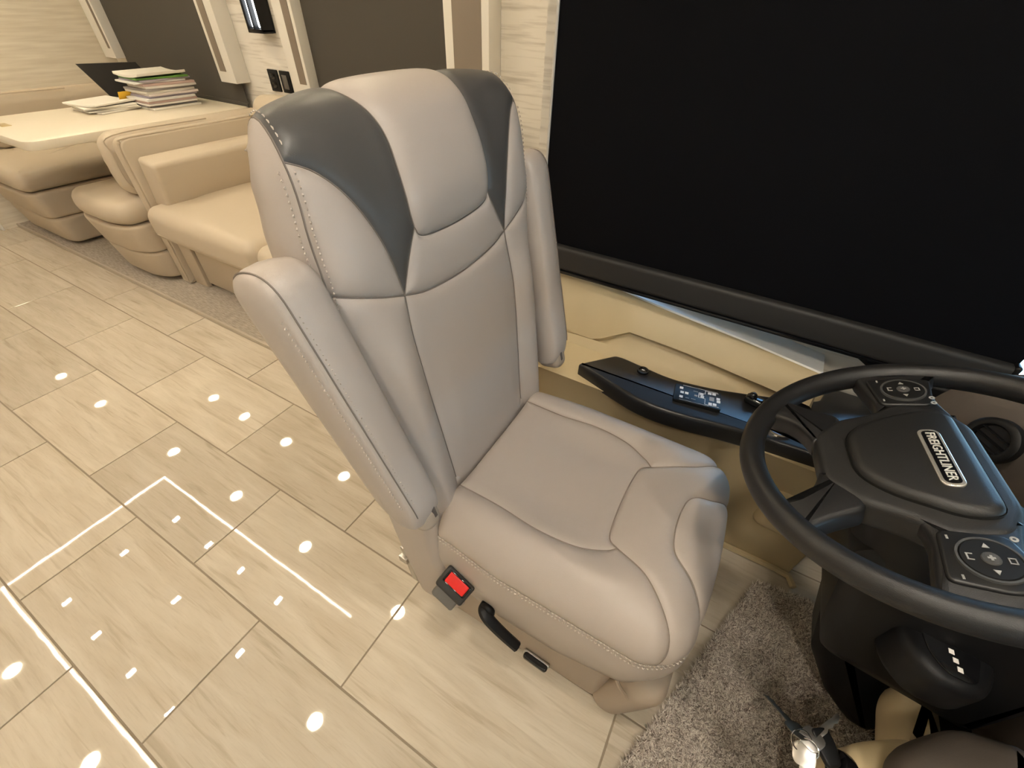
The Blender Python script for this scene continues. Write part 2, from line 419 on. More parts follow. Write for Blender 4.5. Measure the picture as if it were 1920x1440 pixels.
for x, y in [(-2.24, .68), (-3.16, .70), (-4.13, .70), (-5.43, .67), (-6.30, .67), (-1.27, -.07), (-2.24, -.86), (-3.19, -.88), (-.35, -.87), (-4.6, -.87)]:
    copy_tree(dl, (x-d0[0], y-d0[1], 0))
for x in (-1.15, -1.75, -2.39, -3.16, -3.79, -4.30): copy_tree(dl, (x-d0[0], 1.29-d0[1], 1.95-CZ), 'round warm downlight in the slide-out ceiling, the front pair added')  # the front pair is added, unseen, to brighten the slide-out wall
q0 = (-3.38, .295, CZ)
ql = thing('ceiling_spotlight', q0, 'small square white spotlight inside the ceiling light frame', 'spotlight', 'small square ceiling spotlights')
mk('housing', box(q0[0]-.026, q0[0]+.026, q0[1]-.041, q0[1]+.041, CZ-.006, CZ-.0005, .002), WHITEP, ql)
mk('lens', box(q0[0]-.014, q0[0]+.014, q0[1]-.026, q0[1]+.026, CZ-.009, CZ-.0062, .001), EM_Q, ql)
for x, y in [(-2.93, .295), (-2.51, .29), (-2.07, .29), (-3.44, -.085), (-2.73, -.085), (-2.0, -.07), (-3.39, -.494), (-2.96, -.497), (-2.52, -.496), (-2.09, -.49)]:
    copy_tree(ql, (x-q0[0], y-q0[1], 0))
EM_C = emitter('cab_lens', (1.0, .90, .76), CAB_POWER/(math.pi*math.pi*LR*LR))
c0 = (.08, .26, CZ)
cl = thing('cab_downlight', c0, 'round white downlight in the cab ceiling, all but the first added', 'downlight', 'round downlights in the cab ceiling')
mk('lens', to_frame(lathe([(0, -.004), (LR, -.004), (LR, -.001), (0, -.001)], 28), c0, (1, 0, 0), (0, 1, 0), (0, 0, 1)), EM_C, cl)
mk('ring', to_frame(lathe([(LR+.001, -.003), (LR+.004, -.008), (LR+.015, -.007), (LR+.018, -.001), (LR+.001, -.001)], 28), c0, (1, 0, 0), (0, 1, 0), (0, 0, 1)), RING, cl)
for x, y in ((.08, -.55), (.80, -.45)): copy_tree(cl, (x-c0[0], y-c0[1], 0))  # these copies are added, unseen lamps that brighten the seat
st = thing('light_strip', (-2.7, -.1, CZ), 'thin white light strip framing the ceiling panel', 'light strip')
mk('strip_segment', box(-3.905, -1.53, .478, .492, CZ-.008, CZ-.0005, .001), EM_S, st)
mk('strip_segment', box(-3.912, -3.898, -.69, .492, CZ-.008, CZ-.0005, .001), EM_S, st)
mk('strip_segment', box(-3.905, -1.20, -.699, -.683, CZ-.008, CZ-.0005, .001), EM_S, st)

# ================================================================== DRIVER SEAT
Y0 = .572
seat = thing('driver_seat', (-.15, Y0, 0), 'taupe leather driver seat with charcoal headrest wings facing the steering wheel', 'seat')
PROF = crspline([(-.318, .30), (-.335, .36), (-.352, .442), (-.372, .58), (-.395, .75), (-.422, .938), (-.430, 1.02), (-.449, 1.10), (-.478, 1.158), (-.515, 1.188), (-.555, 1.193), (-.592, 1.172)], 12)
T0 = .0624
PL = np.r_[0, np.cumsum(np.linalg.norm(np.diff(PROF, axis=0), axis=1))]-T0
PT = np.gradient(PROF, axis=0); PT /= np.linalg.norm(PT, axis=1)[:, None]
def smooth(x, a, b): t = np.clip((x-a)/(b-a), 0, 1); return t*t*(3-2*t)
WT = [(-.06, .205), (0, .215), (.1, .238), (.25, .255), (.45, .262), (.6, .266), (.72, .262), (.80, .254), (.86, .243), (.90, .232), (.96, .215)]
def wid(t): return np.interp(t, [a for a, _ in WT], [b for _, b in WT])
def back_surf(s, t):
    s = np.asarray(s, float); t = np.asarray(t, float)
    X = np.interp(t, PL, PROF[:, 0]); Z = np.interp(t, PL, PROF[:, 1]); tx = np.interp(t, PL, PT[:, 0]); tz = np.interp(t, PL, PT[:, 1])
    w = wid(t); q = np.abs(s)/w
    def h(s, t):
        q = np.abs(s)/wid(t)
        bol = .020*np.exp(-((np.abs(s)-.195)/.035)**2)*smooth(t, .02, .15)*(1-smooth(t, .45, .62))   # side bolsters
        wing = .004*smooth(np.abs(s), .10, .2)*smooth(t, .5, .62)*(1-smooth(t, .8, .88))
        head = .012*(1-smooth(np.abs(s), .06, .16))*smooth(t, .64, .72)*(1-smooth(t, .80, .88))
        lum = .010*np.exp(-((t-.33)/.13)**2)*(1-smooth(np.abs(s), .09, .16))
        roll = (.038-.016*smooth(t, .45, .65)-.018*smooth(t, .68, .80))*np.clip((q-.78)/.22, 0, 1)**2.2
        return bol+wing+head+lum-roll
    H = h(s, t); e = 1e-3
    hs = (h(s+e, t)-h(s-e, t))/(2*e); ht = (h(s, t+e)-h(s, t-e))/(2*e)
    N0 = np.stack([tz, 0*t, -tx], 1); T = np.stack([tx, 0*t, tz], 1); S = np.stack([0*t, 0*t+1, 0*t], 1)
    P = np.stack([X, Y0+s, Z-.034*np.minimum(q, 1.05)**2.5*smooth(t, .84, .93)], 1)+N0*H[:, None]
    N = N0-S*hs[:, None]-T*ht[:, None]; N /= np.linalg.norm(N, axis=1)[:, None]
    return P, N
def mir(P): return [(-a, b) for a, b in P][::-1]
def cv(P, n=6): return [tuple(q) for q in crspline(P, n)]
TB, TT = .0, .945                     # bottom and end over the top
HEADSIDE = cv([(-.100, .672), (-.104, .70), (-.103, .75), (-.100, .79), (-.104, .83), (-.112, .87), (-.118, TT)])   # head panel edge, upwards
HEADBOT = cv([(-.100, .672), (-.090, .658), (-.06, .651), (0, .648), (.06, .651), (.090, .658), (.100, .672)])
VLEFT = cv([(-.148, .585), (-.125, .628), (-.100, .672)])
OUTW = cv([(-wid(.797), .797), (-.225, .778), (-.198, .745), (-.175, .698), (-.158, .643), (-.148, .585)])          # outer edge of wing
LUMB = cv([(-.148, .585), (-.10, .570), (-.03, .563), (.03, .563), (.10, .570), (.148, .585)])
SHO = cv([(-wid(.632), .632), (-.22, .615), (-.185, .600), (-.148, .585)])
VSEAM = cv([(-.148, .585), (-.155, .5), (-.154, .4), (-.148, .28), (-.142, .14), (-.146, TB)])                      # downwards
def edge(t0, t1, n=24): return [(-float(wid(t)), float(t)) for t in np.linspace(t0, t1, n)]
topL = [(float(s), TT) for s in np.linspace(-wid(TT), -.118, 6)]
P_head = HEADBOT+mir(HEADSIDE)[::-1][1:] if False else HEADBOT[:-1]+[(-a, b) for a, b in HEADSIDE][:-1]+HEADSIDE[::-1][:-1]
P_wing = OUTW+VLEFT[1:]+HEADSIDE[1:]+topL[::-1][1:]+edge(TT, .797)[1:-1]
P_lum = LUMB[:-1]+[(-a, b) for a, b in VLEFT][:-1]+HEADBOT[::-1][:-1]+VLEFT[::-1][:-1]
P_shoulder = SHO+OUTW[::-1][1:]+edge(.797, .632)[1:-1]
P_cen = [(-a, b) for a, b in VSEAM][::-1]+LUMB[::-1][1:]+VSEAM[1:]
P_side = VSEAM[::-1]+SHO[::-1][1:]+edge(.632, TB)[1:]
back = thing('backrest', (0, 0, 0)); back.parent = seat; ORG[back.name] = ORG[seat.name]
for nm, P, m_, both, pf in [('head_panel', P_head, LEATHER, False, .004), ('headrest_wing', P_wing, DARKLEATHER, True, .003), ('lumbar_panel', P_lum, LEATHER, False, .004),
                            ('shoulder_panel', P_shoulder, LEATHER, True, .003), ('centre_panel', P_cen, LEATHER, False, .003), ('side_bolster', P_side, LEATHER, True, .003)]:
    for k in ((0, 1) if both else (0,)):
        o = mk(nm, panel(P if k == 0 else mir(P), back_surf, puff=pf), m_, back, 'all')
        if nm == 'headrest_wing': o['label'] = 'charcoal leather headrest wing'
# boxing round the edge, from the front seam to the back shell
DEP_T, DEP_D = [-.06, .3, .6, .72, .80, .86, .90, TT], [.13, .13, .130, .128, .122, .100, .066, .006]
def side_boxing(sg):
    ts = np.linspace(TB-.03, TT, 80); E, N = back_surf(sg*wid(ts), ts); E = E-N*.004
    tx = np.interp(ts, PL, PT[:, 0]); tz = np.interp(ts, PL, PT[:, 1]); B = -np.stack([tz, 0*tz, -tx], 1)     # backwards
    tt = np.clip((ts-.78)/(TT-.78), 0, 1)
    dep = np.interp(ts, DEP_T, DEP_D)
    rings = []
    for k in range(13):
        q = k/12; rings.append(E+B*(dep*q)[:, None]+np.array([0, sg, 0])*(.016*np.sin(math.pi*min(1, q*1.15+.0))*(1-tt*.6)-.026*q**3)[:, None])
    V, F = loft(rings, False, False)
    return (V, F if sg > 0 else [f[::-1] for f in F]), rings[0], rings[-1]
edges = {}
for sg in (-1, 1):
    sh, fr, bk = side_boxing(sg); edges[sg] = (fr, bk); mk('side_boxing', sh, LEATHER, back, 'all')
def shell_ring(q):
    ts = np.linspace(TB-.03, TT, 80); P, N = back_surf(q*wid(ts), ts)
    tx = np.interp(ts, PL, PT[:, 0]); tz = np.interp(ts, PL, PT[:, 1]); B = -np.stack([tz, 0*tz, -tx], 1)
    dep = np.interp(ts, DEP_T, DEP_D); out = P-N*.004+B*dep[:, None]; out[:, 1] -= .026*q
    out[:, 0] -= .016*(1-q*q)*(1-smooth(ts, .72, .90)); return out
mk('back_shell', loft([shell_ring(q) for q in np.linspace(-1, 1, 17)], False, False), LEATHER, back, 'all')
# seams and stitches
def on_back(P, off=0.): P = np.asarray(P); a, n = back_surf(P[:, 0], P[:, 1]); return a+n*off, n
sm = []
for P in (HEADSIDE, OUTW, VLEFT, SHO, VSEAM):
    for Q in (P, mir(P)): sm.append(tube(on_back(Q, -.0052)[0], .0011, 5))
for P in (HEADBOT, LUMB): sm.append(tube(on_back(P, -.0052)[0], .0011, 5))
for sg in (-1, 1): sm.append(tube(edges[sg][0]-np.array([0, sg*.0015, 0]), .0013, 5))
mk('seam', join(*sm), SEAM, back)
stl = []; std = []
for sg in (-1, 1):
    ts = np.linspace(.03, .79, 120); a, n = back_surf(sg*(wid(ts)-.006), ts); S = np.tile([0., sg, 0.], (len(ts), 1))
    stl.append(stitches(a+n*.0008, n, S, .0075, .0036, .0015))
    fr = edges[sg][0]; b_ = np.array([-.97, 0, .1]); k0, k1 = 6, 68
    stl.append(stitches(fr[k0:k1]+b_*.008+np.array([0, sg*.004, 0]), np.tile([0., sg, 0.], (k1-k0, 1)), S[:k1-k0], .0075, .0036, .0015))
    ts = np.linspace(.805, .90, 30); a, n = back_surf(sg*(wid(ts)-.006), ts)
    std.append(stitches(a+n*.0012, n, np.tile([0., sg, 0.], (len(ts), 1)), .0085, .005, .0011))
o = mk('stitching', join(*stl), mat('taupe_thread', (.50, .43, .375), .7), back); o['kind'] = 'stuff'
o = mk('wing_stitching', join(*std), THREAD, back); o['kind'] = 'stuff'; o['label'] = 'pale stitches along the charcoal wing'

# ---- seat cushion: flat core with rolled edges, u forward, v lateral
CU0, CU1, CV, CR, CTOP = -.35, .078, .178, .076, .502
def cush_core(u, v):
    eu = np.maximum(u-CU1, 0); ev = np.sign(v)*np.maximum(np.abs(v)-CV, 0); e = np.hypot(eu, ev)
    cu = np.minimum(u, CU1); cvv = np.clip(v, -CV, CV); th = np.minimum(e/CR, math.pi/2); dn = np.maximum(e-CR*math.pi/2, 0)
    ie = np.where(e > 1e-9, 1/np.maximum(e, 1e-9), 0)
    X = cu+CR*np.sin(th)*eu*ie; Yv = cvv+CR*np.sin(th)*ev*ie; Z = CTOP-CR*(1-np.cos(th))-dn
    a = np.abs(v)
    fade = np.exp(-(e/.06)**2)
    Z = Z+(-.016*np.exp(-((u+.17)/.13)**2)*(1-smooth(a, .07, .17))+.010*np.exp(-((a-.185)/.04)**2)*(1-smooth(u, -.02, .06))+.014*np.exp(-((u-.045)/.05)**2)*(1-smooth(a, .13, .22)))*fade
    X = X+.026*(1-(np.minimum(a, .28)/.28)**2)*smooth(u, -.05, .12)
    Yv = Yv*(1+.0*u)-np.sign(v)*.022*smooth(-u, .18, .36)*smooth(a, .15, .25)*.6
    return np.stack([X, Y0+Yv, Z], 1)
def cush_surf(u, v):
    u = np.asarray(u, float); v = np.asarray(v, float); e = 1e-3
    P = cush_core(u, v); A = cush_core(u+e, v)-cush_core(u-e, v); B = cush_core(u, v+e)-cush_core(u, v-e)
    N = np.cross(A, B); N /= np.linalg.norm(N, axis=1)[:, None]+1e-12; return P, N
EM = CR*math.pi/2+.004            # how far the top cover reaches over the roll
VE, UE = CV+EM, CU1+EM
arc = [(CU1+EM*math.sin(a), -(CV+EM*math.cos(a))) for a in np.linspace(0, math.pi/2, 14)]      # near front corner
CS = cv([(CU0, -.150), (-.25, -.150), (-.16, -.158), (-.08, -.150), (-.03, -.128), (-.012, -.112)])       # near seam of the centre panel
CF = cv([(-.012, -.112), (-.030, -.098), (-.036, -.06), (-.038, 0), (-.036, .06), (-.030, .098), (-.012, .112)])
KN = math.radians(38)
NS = cv([(-.012, -.112), (.040, -.140), (.085, -.180), (.125, -.226), (CU1+EM*math.sin(KN), -(CV+EM*math.cos(KN)))])
kk = [q for q in arc if q[0] < NS[-1][0]-.002]; k2 = [q for q in arc if q[0] > NS[-1][0]+.002]
m2 = lambda P: [(a, -b) for a, b in P]
C_cen = CS+CF[1:]+m2(CS)[::-1][1:]
C_side = CS[::-1][:0]+[(CU0, -VE)]+[(float(x), -VE) for x in np.linspace(CU0, CU1, 30)[1:-1]]+kk+NS[::-1]+CS[::-1][1:]
PATCH = cv([(UE, -.115), (.155, -.112), (.105, -.095), (.070, -.068), (.060, -.02), (.062, .03), (.074, .085), (.105, .118), (.15, .112), (UE, .115)])
PATCH = cv([(UE, -.150), (.155, -.128), (.110, -.098), (.072, -.072), (.060, -.03), (.060, .03), (.072, .072), (.110, .098), (.155, .128), (UE, .150)])
C_patch = PATCH
C_front = CF[::-1][::-1]+m2(NS)[1:]+m2(k2)+[(UE, float(v)) for v in np.linspace(CV, .150, 5)[1:]]+PATCH[::-1][1:]+[(UE, float(v)) for v in np.linspace(-.150, -CV, 5)[1:]]+k2[::-1]+NS[::-1][:-1]
cush = thing('seat_cushion', (0, 0, 0)); cush.parent = seat; ORG[cush.name] = ORG[seat.name]
mk('centre_panel', panel(C_cen, cush_surf, puff=.003, depth=.005), LEATHER, cush, 'all')
mk('side_bolster', panel(C_side, cush_surf, puff=.004, depth=.005), LEATHER, cush, 'all')
mk('side_bolster', panel(m2(C_side)[::-1], cush_surf, puff=.004, depth=.005), LEATHER, cush, 'all')
mk('front_roll', panel(C_front, cush_surf, puff=.004, depth=.005), LEATHER, cush, 'all')
mk('front_patch', panel(C_patch, cush_surf, puff=.004, depth=.004), LEATHER, cush, 'all')
def on_cush(P, off=0.): P = np.asarray(P); a, n = cush_surf(P[:, 0], P[:, 1]); return a+n*off, n
sm = []
for P in (CS, NS): sm += [tube(on_cush(P, -.0042)[0], .0013, 5), tube(on_cush(m2(P), -.0042)[0], .0013, 5)]
for P in (CF, PATCH): sm.append(tube(on_cush(P, -.0036)[0], .0013, 5))
mk('seam', join(*sm), mat('light_seam', (.27, .22, .185), .8), cush)
OUTL = [(float(x), -VE) for x in np.linspace(CU0, CU1, 30)]+arc[1:]+[(UE, float(v)) for v in np.linspace(-CV, CV, 20)[1:]]+m2(arc)[::-1][1:]+[(float(x), VE) for x in np.linspace(CU1, CU0, 30)[1:]]
E0, N0 = on_cush(OUTL, -.003)
mk('piping', tube(E0, .0028, 6), LEATHER, cush)
outn = N0.copy(); outn[:, 2] = 0; outn /= np.linalg.norm(outn, axis=1)[:, None]+1e-9
o = mk('stitching', join(stitches(E0+N0*.0025+np.array([0, 0, .006]), outn, np.tile([0, 0, 1.], (len(E0), 1)), .0080, .0045, .0015, (0.,)), stitches(E0+N0*.0035-np.array([0, 0, .006]), outn, np.tile([0, 0, 1.], (len(E0), 1)), .0080, .0045, .0015)), THREAD, cush); o['kind'] = 'stuff'
# skirt below the piping
sk = []
zb = np.interp(E0[:, 0], [-.35, -.05, .08, .17], [.205, .215, .265, .315])
for q in np.linspace(0, 1, 9):
    P = E0.copy(); P[:, 2] = E0[:, 2]*(1-q)+zb*q; P += outn*(.006*math.sin(math.pi*q)-.012*q*q)[..., None] if False else outn*(.009*math.sin(math.pi*min(1, q*1.2))-.008*q*q)
    sk.append(P)
sk.append(sk[-1]-outn*.03+np.array([0, 0, .01]))
V, F = loft(sk, False, False); mk('skirt', (V, F), LEATHER, cush, 'all')
# pedestal with covers
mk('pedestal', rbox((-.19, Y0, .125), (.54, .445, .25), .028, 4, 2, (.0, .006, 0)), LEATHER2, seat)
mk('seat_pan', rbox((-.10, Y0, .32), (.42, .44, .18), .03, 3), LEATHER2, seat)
fc = rbox((.108, Y0, .125), (.085, .475, .25), .038, 5, 3, (.008, .004, 0))
fc = (np.asarray(fc[0])+np.stack([.06*(np.asarray(fc[0])[:, 2]/.25-.3), 0*np.asarray(fc[0])[:, 0], 0*np.asarray(fc[0])[:, 0]], 1), fc[1])
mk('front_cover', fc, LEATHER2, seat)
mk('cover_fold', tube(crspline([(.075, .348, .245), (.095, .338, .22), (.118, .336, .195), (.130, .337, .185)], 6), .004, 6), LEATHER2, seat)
lower = rbox((-.402, Y0, .295), (.150, .505, .46), .035, 4, 2, (0, .008, 0)); mk('lower_back_cover', rot(lower, 'Y', math.radians(-8), (-.395, 0, .265)), LEATHER, seat)
# arm rests folded up beside the backrest
def armrest(sg):
    a = thing('armrest', (0, 0, 0)); a.parent = seat; ORG[a.name] = ORG[seat.name]
    L, D = .455, .098
    ex = np.array([-.262, 0, .965]); ex /= np.linalg.norm(ex); en = np.array([ex[2], 0, -ex[0]])        # along, forwards
    o_ = np.array([-.318, Y0+sg*.297, .615]); lat = np.array([0, sg, 0.])
    outline = rpoly([(.0, 0), (L, 0), (L, -D), (.01, -D), (-.050, -.070), (-.048, -.018)], [.02, .055, .05, .03, .03, .025], 8)   # (along, depth)
    toe = lambda V: V+lat*((np.asarray(V)-o_) @ ex*.065-.018)[:, None]
    Wd = .036
    def ring(w, ins):
        Q = inset(outline, ins); return o_+Q[:, :1]*ex+Q[:, 1:]*en+lat*w
    R = [ring(-Wd, .012), ring(-Wd+.008, .003), ring(-Wd+.02, 0), ring(0, -.002), ring(Wd-.018, -.001), ring(Wd-.006, .004), ring(Wd-.001, .011), ring(Wd+.004, .03)]
    V, F = loft(R); V = toe(V)
    if sg < 0: F = [f[::-1] for f in F]
    mk('pad', (V, F), LEATHER, a, 'all')
    sA = toe(ring(Wd-.010, .0012)); n_ = len(sA); keep = np.array([(p-o_) @ ex > .0 and ((p-o_) @ en > -.05 or (p-o_) @ ex > L-.06) for p in sA])
    idx = [i for i in range(n_) if keep[i]]
    # contiguous run along front edge and over the top
    idx.sort(key=lambda i: ((sA[i]-o_) @ ex) if ((sA[i]-o_) @ en) > -.05 else 2-((sA[i]-o_) @ en))
    run = sA[idx]
    run = resample(run, .01)[:-1] if False else run
    mk('seam', tube(run, .0011, 5), SEAM, a)
    # stitch rows either side of the seam, straight part
    base = toe(np.array([o_+t*ex+en*(-.001)+lat*(Wd-.016) for t in np.linspace(.03, L-.05, 40)])); b2 = toe(np.array([o_+t*ex-en*.010+lat*(Wd+.0015) for t in np.linspace(.03, L-.05, 40)]))
    o = mk('stitching', join(stitches(base, np.tile(en, (40, 1)), np.tile(lat, (40, 1)), .0078, .0036, .0014), stitches(b2, np.tile(lat, (40, 1)), np.tile(en, (40, 1)), .0078, .0036, .0014)), mat('taupe_thread', (.50, .43, .375), .7), a); o['kind'] = 'stuff'
    hc = rbox((0, 0, 0), (.07, .050, .060), .022, 4); hc = to_frame(hc, o_+ex*-.035+en*-.040-lat*.022, en, lat, ex); mk('hinge_cover', hc, LEATHER2, a)
    mk('hinge_slot_shade', to_frame(rbox((0, 0, 0), (.006, .010, .035), .002, 2), o_+ex*-.022+en*-.008-lat*.028, en, lat, ex), mat('slot_shade', (.10, .08, .07), .7), a)  # dark block stands in for the shade inside the slot
for sg in (-1, 1): armrest(sg)
# belt buckle, levers, rear bracket
bk = thing('belt_buckle', (0, 0, 0)); bk.parent = seat; ORG[bk.name] = ORG[seat.name]
bx = np.array([.80, -.05, -.35]); bx /= np.linalg.norm(bx); bz = np.array([.30, -.62, .75]); bz -= bx*(bz@bx); bz /= np.linalg.norm(bz); by = np.cross(bz, bx); bo = np.array([-.292, .306, .311])
mk('housing', to_frame(rbox((0, 0, 0), (.075, .052, .030), .006, 3), bo, bx, by, bz), mat('buckle_black', (.03, .028, .026), .45), bk)
mk('sleeve', to_frame(rbox((0, -.034, -.006), (.060, .034, .022), .006, 3), bo, bx, by, bz), mat('buckle_grey', (.13, .12, .105), .5), bk)
bt = mk('release_button', to_frame(rbox((.0, .008, .015), (.052, .026, .010), .003, 3), bo, bx, by, bz), RED, bk); bt['label'] = 'red release button'
mk('button_rim', to_frame(join(box(-.030, .030, -.007, -.004, .012, .019), box(-.030, .030, .020, .023, .012, .019), box(-.031, -.027, -.006, .022, .012, .019), box(.027, .031, -.006, .022, .012, .019)), bo, bx, by, bz), GLOSSB, bk)
lv = crspline([(-.225, .330, .238), (-.222, .312, .244), (-.205, .304, .236), (-.170, .302, .212), (-.128, .303, .184)], 6)
mk('recline_lever', join(tube(lv, np.linspace(.015, .012, len(lv)), 8, flat=.8), move(ell((0, 0, 0), (.020, .012, .020)), (-.218, .318, .240))), BLACKP, seat)
mk('slide_switch', rot(rbox((-.088, .330, .062), (.066, .016, .020), .007, 3, 2, (0, 0, -.004)), 'Y', math.radians(8), (-.088, .33, .062)), GLOSSB, seat)
mk('switch_bezel', rot(rbox((-.088, .340, .056), (.072, .010, .020), .004, 2), 'Y', math.radians(8), (-.088, .33, .062)), STEEL, seat)
mk('belt_anchor', join(rot(box(-.500, -.480, .345, .351, .03, .20, .002), 'Y', -.1, (-.49, 0, .1)), box(-.512, -.484, .334, .358, .140, .165, .003)), STEEL, seat)

# ================================================================== CAB: shade over the driver window
sh_ = thing('roller_shade', (0, 1.13, .67), 'large black roller shade pulled down over the driver window', 'shade')
XB0, XB1 = -.538, .572
def bl_y(x): return 1.132-.010*smooth(x, .1, .6)
xs = np.linspace(XB0, XB1, 16)
fab = []
for z in (.735, 1.2, 1.70): fab.append(np.stack([xs, bl_y(xs), np.full(16, z)], 1))
V1, F1 = loft(fab, False, False); V2 = V1+np.array([0, .003, 0])
mk('fabric', join((V1, F1), (V2, [f[::-1] for f in F1])), BLACKSHADE, sh_)
mk('side_edge', box(XB0-.004, XB0+.002, 1.128, 1.140, .70, 1.70, .001), mat('shade_edge', (.55, .52, .48), .5), sh_)
BARM = mat('shade_bar', (.020, .0185, .0175), .55, bump=(1500, .1))
rg = rpoly([(-.016, -.036), (.014, -.036), (.014, .036), (-.016, .036)], .012, 4)
mk('bottom_bar', loft([np.stack([np.full(len(rg), x), float(bl_y(np.array(x)))-.006+rg[:, 0], .712+rg[:, 1]], 1) for x in np.linspace(XB0, XB1-.008, 12)]), BARM, sh_)
mk('bar_lip', box(XB0, XB1-.01, 1.108, 1.140, .668, .677, .002), GLOSSB, sh_)
mk('end_cap', box(XB1-.008, XB1+.004, 1.10, 1.145, .668, .752, .008, 3), BLACKP, sh_)
mk('roller_housing', box(XB0, XB1, 1.09, 1.20, 1.70, 1.80, .02, 3), BLACKP, sh_)

# ------------------------------------------------------------------ side console
con = thing('side_console', (.1, 1.1, 0), 'tan moulded side console with black armrest beside the driver seat', 'console')
def ztop(x): return np.interp(x, [-.62, -.37, -.18, -.05, .10, .28, .46, .6], [.652, .652, .622, .607, .591, .565, .530, .50])
def zcr(x): return np.interp(x, [-.62, -.40, -.38, -.30, -.21, -.05, .18, .5, 1.0], [.42, .42, .422, .485, .546, .538, .512, .47, .44])
def rec(x): return np.interp(x, [-.62, -.40, -.33, -.10, .28, 1.0], [0, 0, .012, .030, .046, .046])
XS = np.unique(np.r_[np.linspace(-.57, .46, 34), -.40, -.38, -.21, .294, .300, .306, .312, .319])
KICK = lambda x: np.interp(x, [-.6, .25, .40, .52, 1.0], [.950, .944, .944, .940, .94])
ARMZ = lambda x: np.interp(x, [-.6, 1.0], [.478, .478])
rings = []
for x in XS:
    k, za, zt, zc, rc = float(KICK(x)), float(ARMZ(x)), float(ztop(x)), float(zcr(x)), float(rec(x))
    zc = min(max(zc, za-.02+.02), zt-.03); yb = 1.065+.065*float(smooth(np.array(x), .12, .28))
    rings.append([(x, 1.249, 0), (x, k, 0), (x, k, .18), (x, k-.004, za-.09), (x, .930, za-.045), (x, .925, za-.03), (x, 1.02, za-.022), (x, yb+.006, za-.015), (x, yb+.02+rc*.4, za+.01), (x, 1.098+rc, zc-.012), (x, 1.101+rc*.7, zc), (x, 1.100, zc+.004), (x, 1.104, zc+.012), (x, 1.140, zt-.008), (x, 1.150, zt), (x, 1.162, zt+.004), (x, 1.249, zt+.008)])
    if x > .29:      # ahead of the sill the console lies flat under the black panel
        f_ = float(smooth(np.array(x), .295, .318)); A_ = np.array(rings[-1]); B_ = A_.copy(); B_[6:, 2] = za-.020; B_[6:, 1] = np.linspace(1.02, 1.249, len(A_)-6); rings[-1] = A_*(1-f_)+B_*f_
V, F = loft(rings); body = mk('body', (V, [f[::-1] for f in F]), TANP, con)
led = [[(x, 1.158, float(ztop(x))+.0045), (x, 1.161, float(ztop(x))+.0085), (x, 1.2485, float(ztop(x))+.0125), (x, 1.2485, float(ztop(x))+.0085)] for x in XS if -.40 < x < .297]
V, F = loft(led); mk('sill_ledge', (V, [f[::-1] for f in F]), WHITEP, con, label='sill ledge with daylight painted in as white')  # tan ledge coloured white to stand in for the daylight on it
# black armrest slab
AP = rpoly([(-.305, .955), (-.225, 1.052), (-.20, 1.055), (-.05, 1.035), (.06, 1.055), (.17, 1.092), (.285, 1.138), (.325, 1.160), (.345, 1.238), (.455, 1.238), (.455, .945), (.15, .925), (.0, .895), (-.10, .893)], [.008, .01, .02, .04, .04, .03, .02, .02, .02, .02, .02, .08, .05, .05], 5)
def armslab(P, z0, z1, b):
    V, F = prism(P, z0, z1, b, nb=3); V[:, 2] += ARMZ(V[:, 0]); return V, F
arm = mk('armrest', armslab(AP, -.045, .012, .010), mat('armrest_black', (.016, .0155, .016), .30, bump=(1800, .10)), con)
zA = lambda x: float(ARMZ(np.array(x)))+.012
kp_o = np.array([.030, .985, zA(.03)+.003]); kx = np.array([.985, .14, .030]); kx /= np.linalg.norm(kx); kz = np.array([-.03, .0, 1.]); kz -= kx*(kz@kx); kz /= np.linalg.norm(kz); ky = np.cross(kz, kx)
kp = mk('keypad', to_frame(prism(rpoly([(-.060, -.036), (.060, -.036), (.060, .036), (-.060, .036)], .005, 3), -.004, .007, .002), kp_o, kx, ky, kz), mat('keypad_black', (.006, .006, .006), .38, spec=.3), con); kp['label'] = 'gloss black switch panel with white symbols'
# printed symbols: squares, frame line and lettering bars (flat print in low relief)
def pr(x0, x1, y0, y1): return box(x0, x1, y0, y1, .0068, .0076, .0002)
def sq(cx, cy, s=.0045): return pr(cx-s, cx+s, cy-s, cy+s)
for (cx, cy) in [(-.043, .018), (-.040, .0), (-.028, .0), (-.041, -.019), (.010, .010), (.012, .000), (.030, .021), (.041, .022), (.033, -.021), (.044, -.020), (.052, .006), (.053, -.005)]:
    mk('symbol', to_frame(sq(cx, cy), kp_o, kx, ky, kz), ICON, kp, False)
mk('print_line', to_frame(join(pr(.002, .004, -.005, .013), pr(.002, .018, .014, .0152), pr(.018, .0192, .014, .027), pr(.018, .052, .027, .028), pr(.002, .020, -.006, -.005), pr(.019, .0202, -.027, -.005), pr(.019, .054, -.028, -.027), pr(-.040, .05, .0305, .0313), pr(-.045, .03, -.0315, -.031)), kp_o, kx, ky, kz), ICON, kp, False)
def text(body, size, frame, m, parent, name='lettering', depth=.0006, align='CENTER', shear=0.):
    c = bpy.data.curves.new('txt', 'FONT'); c.body = body; c.size = size; c.extrude = depth; c.align_x = align; c.align_y = 'CENTER'; c.shear = shear; c.resolution_u = 2
    ob = bpy.data.objects.new('txt', c); COL.objects.link(ob); bpy.context.view_layer.update()
    me = bpy.data.meshes.new_from_object(ob.evaluated_get(bpy.context.evaluated_depsgraph_get())); V = np.array([v.co[:] for v in me.vertices]); F = [list(p.vertices) for p in me.polygons]
    bpy.data.objects.remove(ob); bpy.data.curves.remove(c); bpy.data.meshes.remove(me)
    return V, F
GREYPR = mat('grey_print', (.30, .30, .30), .6)
